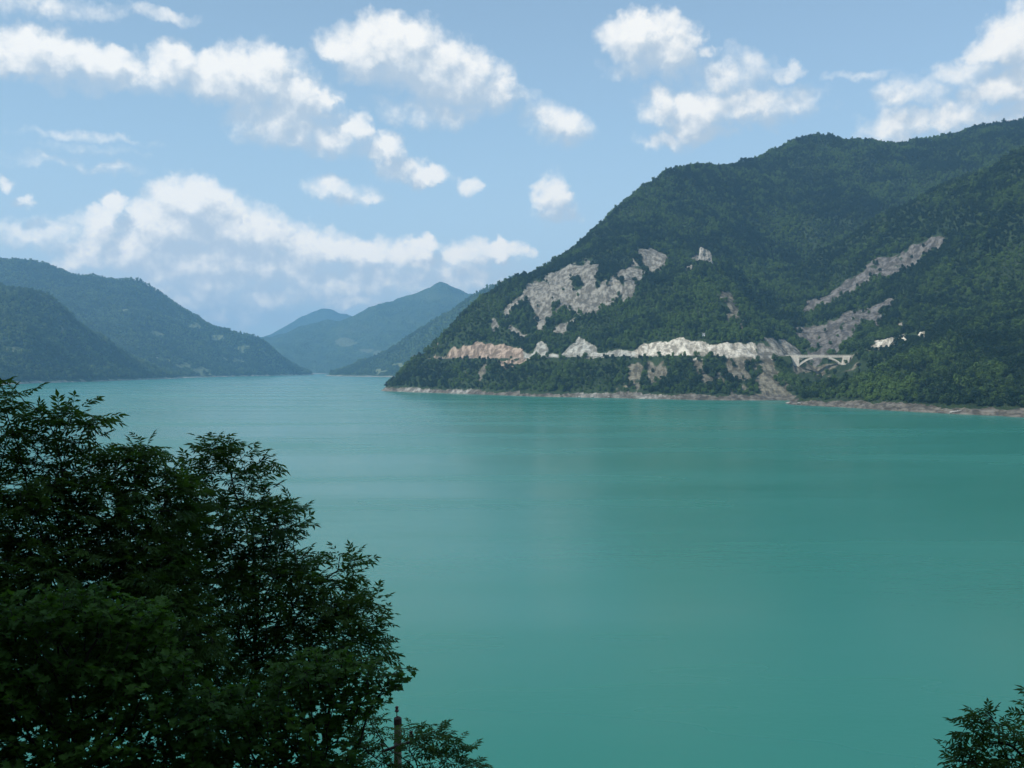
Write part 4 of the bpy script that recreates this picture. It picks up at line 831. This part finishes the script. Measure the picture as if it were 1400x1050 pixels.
SPEC = {  # name, label, attractors, step, leaves per tip, leaf size, seed
    'ash_a': ('ash_tree', 'tall dark ash tree filling the left edge, its feathery tips rising to the far shore', 4000, .10, 5, .27, 3),
    'ash_b': ('ash_tree', 'dark ash tree with airy top in the middle of the left foreground clump', 3500, .11, 5, .28, 7),
    'maple_a': ('maple_tree', 'low leafy maple with lobed leaves beside the concrete pole, one branch reaching right', 2600, .075, 6, .072, 11),
    'maple_b': ('maple_tree', 'low dark maple with lobed leaves in the bottom left corner', 4200, .08, 7, .078, 13),
    'ash_c': ('ash_tree', 'slender ash sapling with sparse sprays of leaves around the concrete pole', 520, .11, 4, .27, 17),
    'ash_d': ('ash_tree', 'small dark ash tree cut off by the bottom right corner', 620, .075, 4, .19, 19),
}
def foreground_tree(key):
    name, label, n_attr, step, per, size, seed = SPEC[key]
    t = TREES[key]; rng = np.random.default_rng(seed)
    x, y = t['base']; bzz = float(bank_height(np.array([x]), np.array([y]))[0])
    L = t['lobes']; low_ = min(l[2] for l in L); cx = np.average([l[0] for l in L], weights=[l[6] for l in L]); cy = np.average([l[1] for l in L], weights=[l[6] for l in L])
    top = (x * .5 + cx * .5, y * .5 + cy * .5, max(bzz + 1.2, low_ - .1))
    P, par = colonize((x, y, bzz - .3), L, n_attr, step, rng, top)
    R, kids = branch_radii(P, par)
    e = empty(name, (x, y, bzz)); off = np.array((x, y, bzz))
    ids = np.arange(1, len(P)); thick = ids[R[ids] > .028]; thin = ids[(R[ids] <= .028)]
    for nm, sel, sd in (('trunk', thick, 8), ('branches', thin, 4)):
        V, Fc = tubes(P - off, par, R, sel, sd)
        if V: link(nm, np_mesh(nm, V, Fc, M_TWIG), e)
    V, T = dress(P - off, par, R, kids, t['leaf'], rng, per, size, .75, .20 if t['leaf'] == 'ash' else .8)
    c = link('crown', np_mesh('crown', V, T, M_ASH if t['leaf'] == 'ash' else M_MAPLE, False), e); c['kind'] = 'stuff'
    tag(e, label, 'tree', 'trees on the near bank')
    print(key, len(P), len(T))
for key in SPEC: foreground_tree(key)

# ------------------------------------------------------------------ mesh collecting for built things
class MB:
    def __init__(self): self.V = []; self.F = []
    def hull(self, pts8):
        """box from 8 corners: bottom four then top four, both counter-clockwise"""
        b = len(self.V); self.V += [tuple(p) for p in pts8]
        self.F += [(b, b + 3, b + 2, b + 1), (b + 4, b + 5, b + 6, b + 7)] + [(b + i, b + (i + 1) % 4, b + 4 + (i + 1) % 4, b + 4 + i) for i in range(4)]
    def box(self, x0, x1, y0, y1, z0, z1):
        self.hull([(x0, y0, z0), (x1, y0, z0), (x1, y1, z0), (x0, y1, z0), (x0, y0, z1), (x1, y0, z1), (x1, y1, z1), (x0, y1, z1)])
    def tube(self, pts, radii, n=12, cap=True):
        P = [np.array(p, float) for p in pts]; rings = []
        for i, p in enumerate(P):
            d = P[min(i + 1, len(P) - 1)] - P[max(i - 1, 0)]; d /= np.linalg.norm(d)
            a = np.cross(d, (.2, .1, .97) if abs(d[2]) < .9 else (1, .05, 0)); a /= np.linalg.norm(a); c = np.cross(d, a)
            b = len(self.V); rings.append(b)
            for k_ in range(n):
                t = 6.28318 * k_ / n; self.V.append(tuple(p + (a * math.cos(t) + c * math.sin(t)) * radii[i]))
        for b0, b1 in zip(rings[:-1], rings[1:]):
            for k_ in range(n): self.F.append((b0 + k_, b0 + (k_ + 1) % n, b1 + (k_ + 1) % n, b1 + k_))
        if cap:
            self.F.append(tuple(range(rings[0] + n - 1, rings[0] - 1, -1))); self.F.append(tuple(range(rings[-1], rings[-1] + n)))
    def build(self, name, mat, parent=None, smooth_=False, bevel=0):
        me = bpy.data.meshes.new(name); me.from_pydata(self.V, [], self.F); me.update(); me.materials.append(mat)
        if smooth_: me.polygons.foreach_set('use_smooth', np.ones(len(me.polygons), bool))
        o = link(name, me, parent)
        if bevel:
            m = o.modifiers.new('bevel', 'BEVEL'); m.width = bevel; m.segments = 2; m.limit_method = 'ANGLE'
        return o

# ------------------------------------------------------------------ road bridge over the gully
BX, BY, BZ = 512.0, 1591.5, 0.0
br = empty('road_bridge', (BX, BY, BZ))
tag(br, 'pale concrete road bridge with slanting arch struts spanning the gully', 'bridge')
Y0, Y1 = -4.6, 4.6
m = MB(); m.box(-54, 56, Y0, Y1, 68.6, 70.4); m.build('deck', M_CONC, br, bevel=.1)
m = MB(); m.box(-52, 54, Y0 + .5, Y1 - .5, 67.2, 68.55); m.build('girder', M_CONC, br)
for s_ in (Y0 - .05, Y1 - .35):
    m = MB(); m.box(-54, 56, s_, s_ + .4, 71.3, 71.75); rail = m.build('parapet', M_CONC, br)
    m = MB()
    for k_ in range(37): m.box(-53.5 + k_ * 3.03, -53.1 + k_ * 3.03, s_ + .05, s_ + .35, 70.42, 71.29)
    bal = m.build('balusters', M_CONC, rail); bal['kind'] = 'stuff'          # about a third of a pixel each
def pier(x_in, x_out, z0, name='abutment'):
    m = MB(); a, b = sorted((x_in, x_out)); slope = 14 * (1 if x_in > x_out else -1)
    if x_in > x_out: pts = [(b - 7, Y0 - .6, z0), (b, Y0 - .6, z0), (b, Y1 + .6, z0), (b - 7, Y1 + .6, z0), (a, Y0 - .6, 68.55), (b, Y0 - .6, 68.55), (b, Y1 + .6, 68.55), (a, Y1 + .6, 68.55)]
    else: pts = [(a, Y0 - .6, z0), (a + 8, Y0 - .6, z0), (a + 8, Y1 + .6, z0), (a, Y1 + .6, z0), (a, Y0 - .6, 68.55), (b, Y0 - .6, 68.55), (b, Y1 + .6, 68.55), (a, Y1 + .6, 68.55)]
    m.hull(pts); return m.build(name, M_CONC, br, bevel=.15)
pier(-33, -47, 48.0); pier(40, 52, 46.0)
def strut(x0, z0, x1, z1, y0, y1, th):
    m = MB(); n = 8; prev = None
    for i in range(n):
        t0, t1 = i / n, (i + 1) / n
        def pt(t): return x0 + (x1 - x0) * t, z0 + (z1 - z0) * (t + .16 * math.sin(math.pi * t))
        (a, za), (b, zb) = pt(t0), pt(t1)
        if x1 > x0: m.hull([(a, y0, za - th), (b, y0, zb - th), (b, y1, zb - th), (a, y1, za - th), (a, y0, za + th), (b, y0, zb + th), (b, y1, zb + th), (a, y1, za + th)])
        else: m.hull([(b, y0, zb - th), (a, y0, za - th), (a, y1, za - th), (b, y1, zb - th), (b, y0, zb + th), (a, y0, za + th), (a, y1, za + th), (b, y1, zb + th)])
    return m.build('arch_strut', M_CONC, br)
for y0, y1 in ((Y0 - .2, Y0 + 1.8), (Y1 - 1.8, Y1 + .2)):
    strut(-32.6, 54.5, -10.5, 66.6, y0, y1, 1.4); strut(39.6, 54.5, 17.0, 66.6, y0, y1, 1.4)

# ------------------------------------------------------------------ rock pillar above the scar, boulders and wood on the shore
def rock(name, loc, sx, sy, sz, seed, sub=4, cut=.55):
    import bmesh
    bm = bmesh.new(); bmesh.ops.create_icosphere(bm, subdivisions=sub, radius=1.0)
    rr = np.random.default_rng(seed); planes = [(lambda v: v / np.linalg.norm(v))(rr.normal(size=3) * (1, 1, .6)) for _ in range(11)]; cuts = rr.uniform(cut, .95, 11)
    for v in bm.verts:
        p = np.array(v.co)
        for n_, c_ in zip(planes, cuts):
            h = p @ n_
            if h > c_: p = p - n_ * (h - c_) * .92
        nz = vnoise(np.array([p[0] * 3 + seed]), np.array([p[2] * 3 + p[1] * 2.1]), seed)[0] * .09 + vnoise(np.array([p[0] * 8 + p[1] * 5]), np.array([p[2] * 8]), seed + 1)[0] * .04
        p = p * (1 + nz); v.co = (p[0] * sx, p[1] * sy, p[2] * sz)
    me = bpy.data.meshes.new(name); bm.to_mesh(me); bm.free(); me.materials.append(M_ROCK)
    return link(name, me, None, loc)
px_, py_ = 417.0, 2060.0
def crag(name, loc, corners, seed):
    """a block of rock: an eight-cornered lump cut into courses, broken up by noise"""
    import bmesh
    bm = bmesh.new(); bmesh.ops.create_cube(bm, size=1.0); bmesh.ops.subdivide_edges(bm, edges=bm.edges[:], cuts=15, use_grid_fill=True)
    C_ = np.array(corners, float)
    for v in bm.verts:
        a, b, c = np.array(v.co) + .5
        q = sum(((a if i & 1 else 1 - a) * (b if i & 2 else 1 - b) * (c if i & 4 else 1 - c)) * C_[i] for i in range(8))
        d = np.array((v.co.x, v.co.y, 0)); d = d / (np.linalg.norm(d) + 1e-6)
        n1 = vnoise(np.array([q[0] * .13 + q[1] * .11]), np.array([q[2] * .07]), seed)[0] * 3.2 + vnoise(np.array([q[0] * .3 - q[1] * .25]), np.array([q[2] * .34]), seed + 3)[0] * 1.5
        v.co = q + d * n1 + np.array((0, 0, 1.6 * vnoise(np.array([q[0] * .2]), np.array([q[1] * .2 + q[2] * .1]), seed + 5)[0]))
    me = bpy.data.meshes.new(name); bm.to_mesh(me); bm.free(); me.materials.append(M_ROCK)
    return link(name, me, None, loc)
o = crag('rock_pillar', (px_, py_, ground_z(px_, py_)), [(-17, -12, -12), (20, -11, -14), (-16, 14, -8), (19, 14, -8), (-9, -6, 40), (9, -7, 31), (-8, 8, 41), (12, 8, 27)], 4)
tag(o, 'tall pale rock pillar rising out of the forest right of the eroded scar', 'rock')
rl = random.Random(9)
BOULDERS = [((382.0, 1316.0), 'pale boulder at the very tip of the bare spit on the right shore'), ((392.0, 1300.0), 'pale boulder beside the tip of the bare spit, right of another boulder'),
            ((119.0, 1673.0), 'leftmost of three pale boulders at the waterline below the headland woods'), ((141.0, 1662.0), 'middle of three pale boulders at the waterline below the headland woods'), ((168.0, 1650.0), 'rightmost of three pale boulders at the waterline below the headland woods')]
for i, ((x, y), lab) in enumerate(BOULDERS):
    for k_ in range(60):                     # down to the waterline
        z = ground_z(x, y); l = math.hypot(x, y)
        if z > 2.2: x, y = x - x / l * 2, y - y / l * 2
        elif z < .8: x, y = x + x / l * 2, y + y / l * 2
        else: break
    s_ = rl.uniform(2.2, 3.2)
    tag(rock('boulder', (x, y, max(ground_z(x, y), 0) + s_ * .2), s_ * 1.3, s_, s_ * .7, 30 + i, 3), lab, 'boulder', 'pale boulders on the shore')
M_LOG = make_plain('bleached_wood', (.42, .40, .36), (.6, .58, .54), .6, .9, .3, .05)
lx, ly = 482.0, 1062.0
for k_ in range(80):
    if ground_z(lx, ly) > 2.5: ly -= 1.5
    elif ground_z(lx, ly) < 1.2: ly += 1.5
lz = ground_z(lx, ly) + .5
m = MB(); m.tube([(-6, 0, -.4), (-2, .5, .1), (2, .4, .7), (7, -.6, 1.6)], [.55, .5, .42, .25], 9)
lg = empty('driftwood_log', (lx, ly, lz)); m.build('trunk', M_LOG, lg, True)
m = MB(); m.tube([(2, .4, .7), (3.6, 1.6, 1.9)], [.22, .1], 7); m.build('branch', M_LOG, lg, True)
tag(lg, 'bleached driftwood log lying on the bare right shore', 'log')

# ------------------------------------------------------------------ small white houses
def house(loc, w, d, h, rz, label, group=None):
    e = empty('house', loc, rz); tag(e, label, 'house', group)
    m = MB(); m.box(-w / 2, w / 2, -d / 2, d / 2, -2.5, h); m.build('wall', M_WALL, e)
    m = MB(); b = h + w * .22
    m.V += [(-w / 2 - .4, -d / 2 - .4, h), (w / 2 + .4, -d / 2 - .4, h), (w / 2 + .4, d / 2 + .4, h), (-w / 2 - .4, d / 2 + .4, h), (-w / 2 - .4, 0, b), (w / 2 + .4, 0, b)]
    m.F += [(0, 1, 5, 4), (2, 3, 4, 5), (0, 4, 3), (1, 2, 5), (0, 3, 2, 1)]; m.build('roof', M_ROOF, e)
    for k_ in (-.28, .28):
        m = MB(); m.box(w * k_ - .5, w * k_ + .5, -d / 2 - .06, -d / 2 + .04, h * .35, h * .75); m.build('window', M_GLASS, e)
    m = MB(); m.box(-.5, .5, -d / 2 - .06, -d / 2 + .04, 0, h * .72); m.build('door', M_LOG, e)
M_GLASS, kg, bg_, _o = new_mat('window_glass'); bg_.inputs['Base Color'].default_value = (.03, .035, .04, 1); bg_.inputs['Roughness'].default_value = .1
house((331.5, 1650.0, ground_z(331.5, 1650.0)), 5, 4, 3.4, .1, 'tiny white hut on top of the long cream road cut')
hx, hy = -213.0, 2098.0
house((hx, hy, ground_z(hx, hy) + .5), 11, 6, 4.0, -.4, 'small white house on the tip of the rocky headland')
def hill_z(H_, x, y):
    X, Y, Z, _ = H_; st = X[0, 1] - X[0, 0]; return float(Z[int(round((y - Y[0, 0]) / st)), int(round((x - X[0, 0]) / st))])
for (x, y), lab in zip(((-1878.4, 5026.0), (-1852.0, 5059.4)), ('left one of two white houses on the far left shore', 'right one of two white houses on the far left shore')):
    house((x, y, hill_z(HILL_RIDGE, x, y) + 2), 15, 10, 8, .3, lab, 'white houses on the far left shore')

# ------------------------------------------------------------------ concrete utility pole in front of the sapling
M_POLE = make_plain('stained_concrete', (.27, .19, .145), (.40, .30, .24), 2.5, .9, .3, .01)
M_IRON = make_plain('rusty_iron', (.05, .035, .03), (.12, .07, .05), 9, .7, .2, .004)
M_PORC = make_plain('brown_porcelain', (.10, .045, .04), (.16, .07, .06), 5, .25, .05, .002, .5)
ux, uy = -2.66, 22.0
uz = float(bank_height(np.array([ux]), np.array([uy]))[0]); top = 41.75
po = empty('utility_pole', (ux, uy, uz)); tag(po, 'weathered concrete utility pole with brown insulators among the leaves', 'pole')
H_ = top - uz
m = MB(); m.tube([(0, 0, -.6), (0, 0, H_ * .5), (0, 0, H_)], [.13, .105, .085], 16); m.build('shaft', M_POLE, po, False)
m = MB(); m.tube([(0, 0, H_ - .04), (0, 0, H_ + .10), (0, 0, H_ + .14)], [.095, .09, .03], 16); cp = m.build('cap', M_IRON, po)
def insulator(p, parent):
    x, y, z = p
    m = MB(); m.tube([(x, y, z - .13), (x, y, z + .05)], [.012, .012], 6); q = m.build('insulator_pin', M_IRON, parent)
    m = MB(); m.tube([(x, y, z), (x, y, z + .02), (x, y, z + .05), (x, y, z + .055), (x, y, z + .10), (x, y, z + .115), (x, y, z + .14)], [.03, .052, .045, .03, .035, .045, .02], 12); m.build('insulator', M_PORC, parent, True)
insulator((-.02, 0, H_ + .24), po)
m = MB(); m.hull([(-.36, -.17, H_ - .66), (.36, -.17, H_ - .42), (.36, -.11, H_ - .42), (-.36, -.11, H_ - .66), (-.36, -.17, H_ - .60), (.36, -.17, H_ - .36), (.36, -.11, H_ - .36), (-.36, -.11, H_ - .60)]); m.build('crossarm', M_IRON, po)
insulator((.33, -.14, H_ - .28), po); insulator((-.34, -.14, H_ - .50), po)
m = MB(); m.tube([(0, 0, H_ - .60), (0, 0, H_ - .55)], [.10, .10], 16); m.build('clamp', M_IRON, po)
for k_ in range(5):
    m = MB(); zz = H_ - 1.0 - .45 * k_; s_ = 1 if k_ % 2 else -1
    m.tube([(.09 * s_, 0, zz), (.26 * s_, 0, zz)], [.011, .011], 6); m.build('step_iron', M_IRON, po)
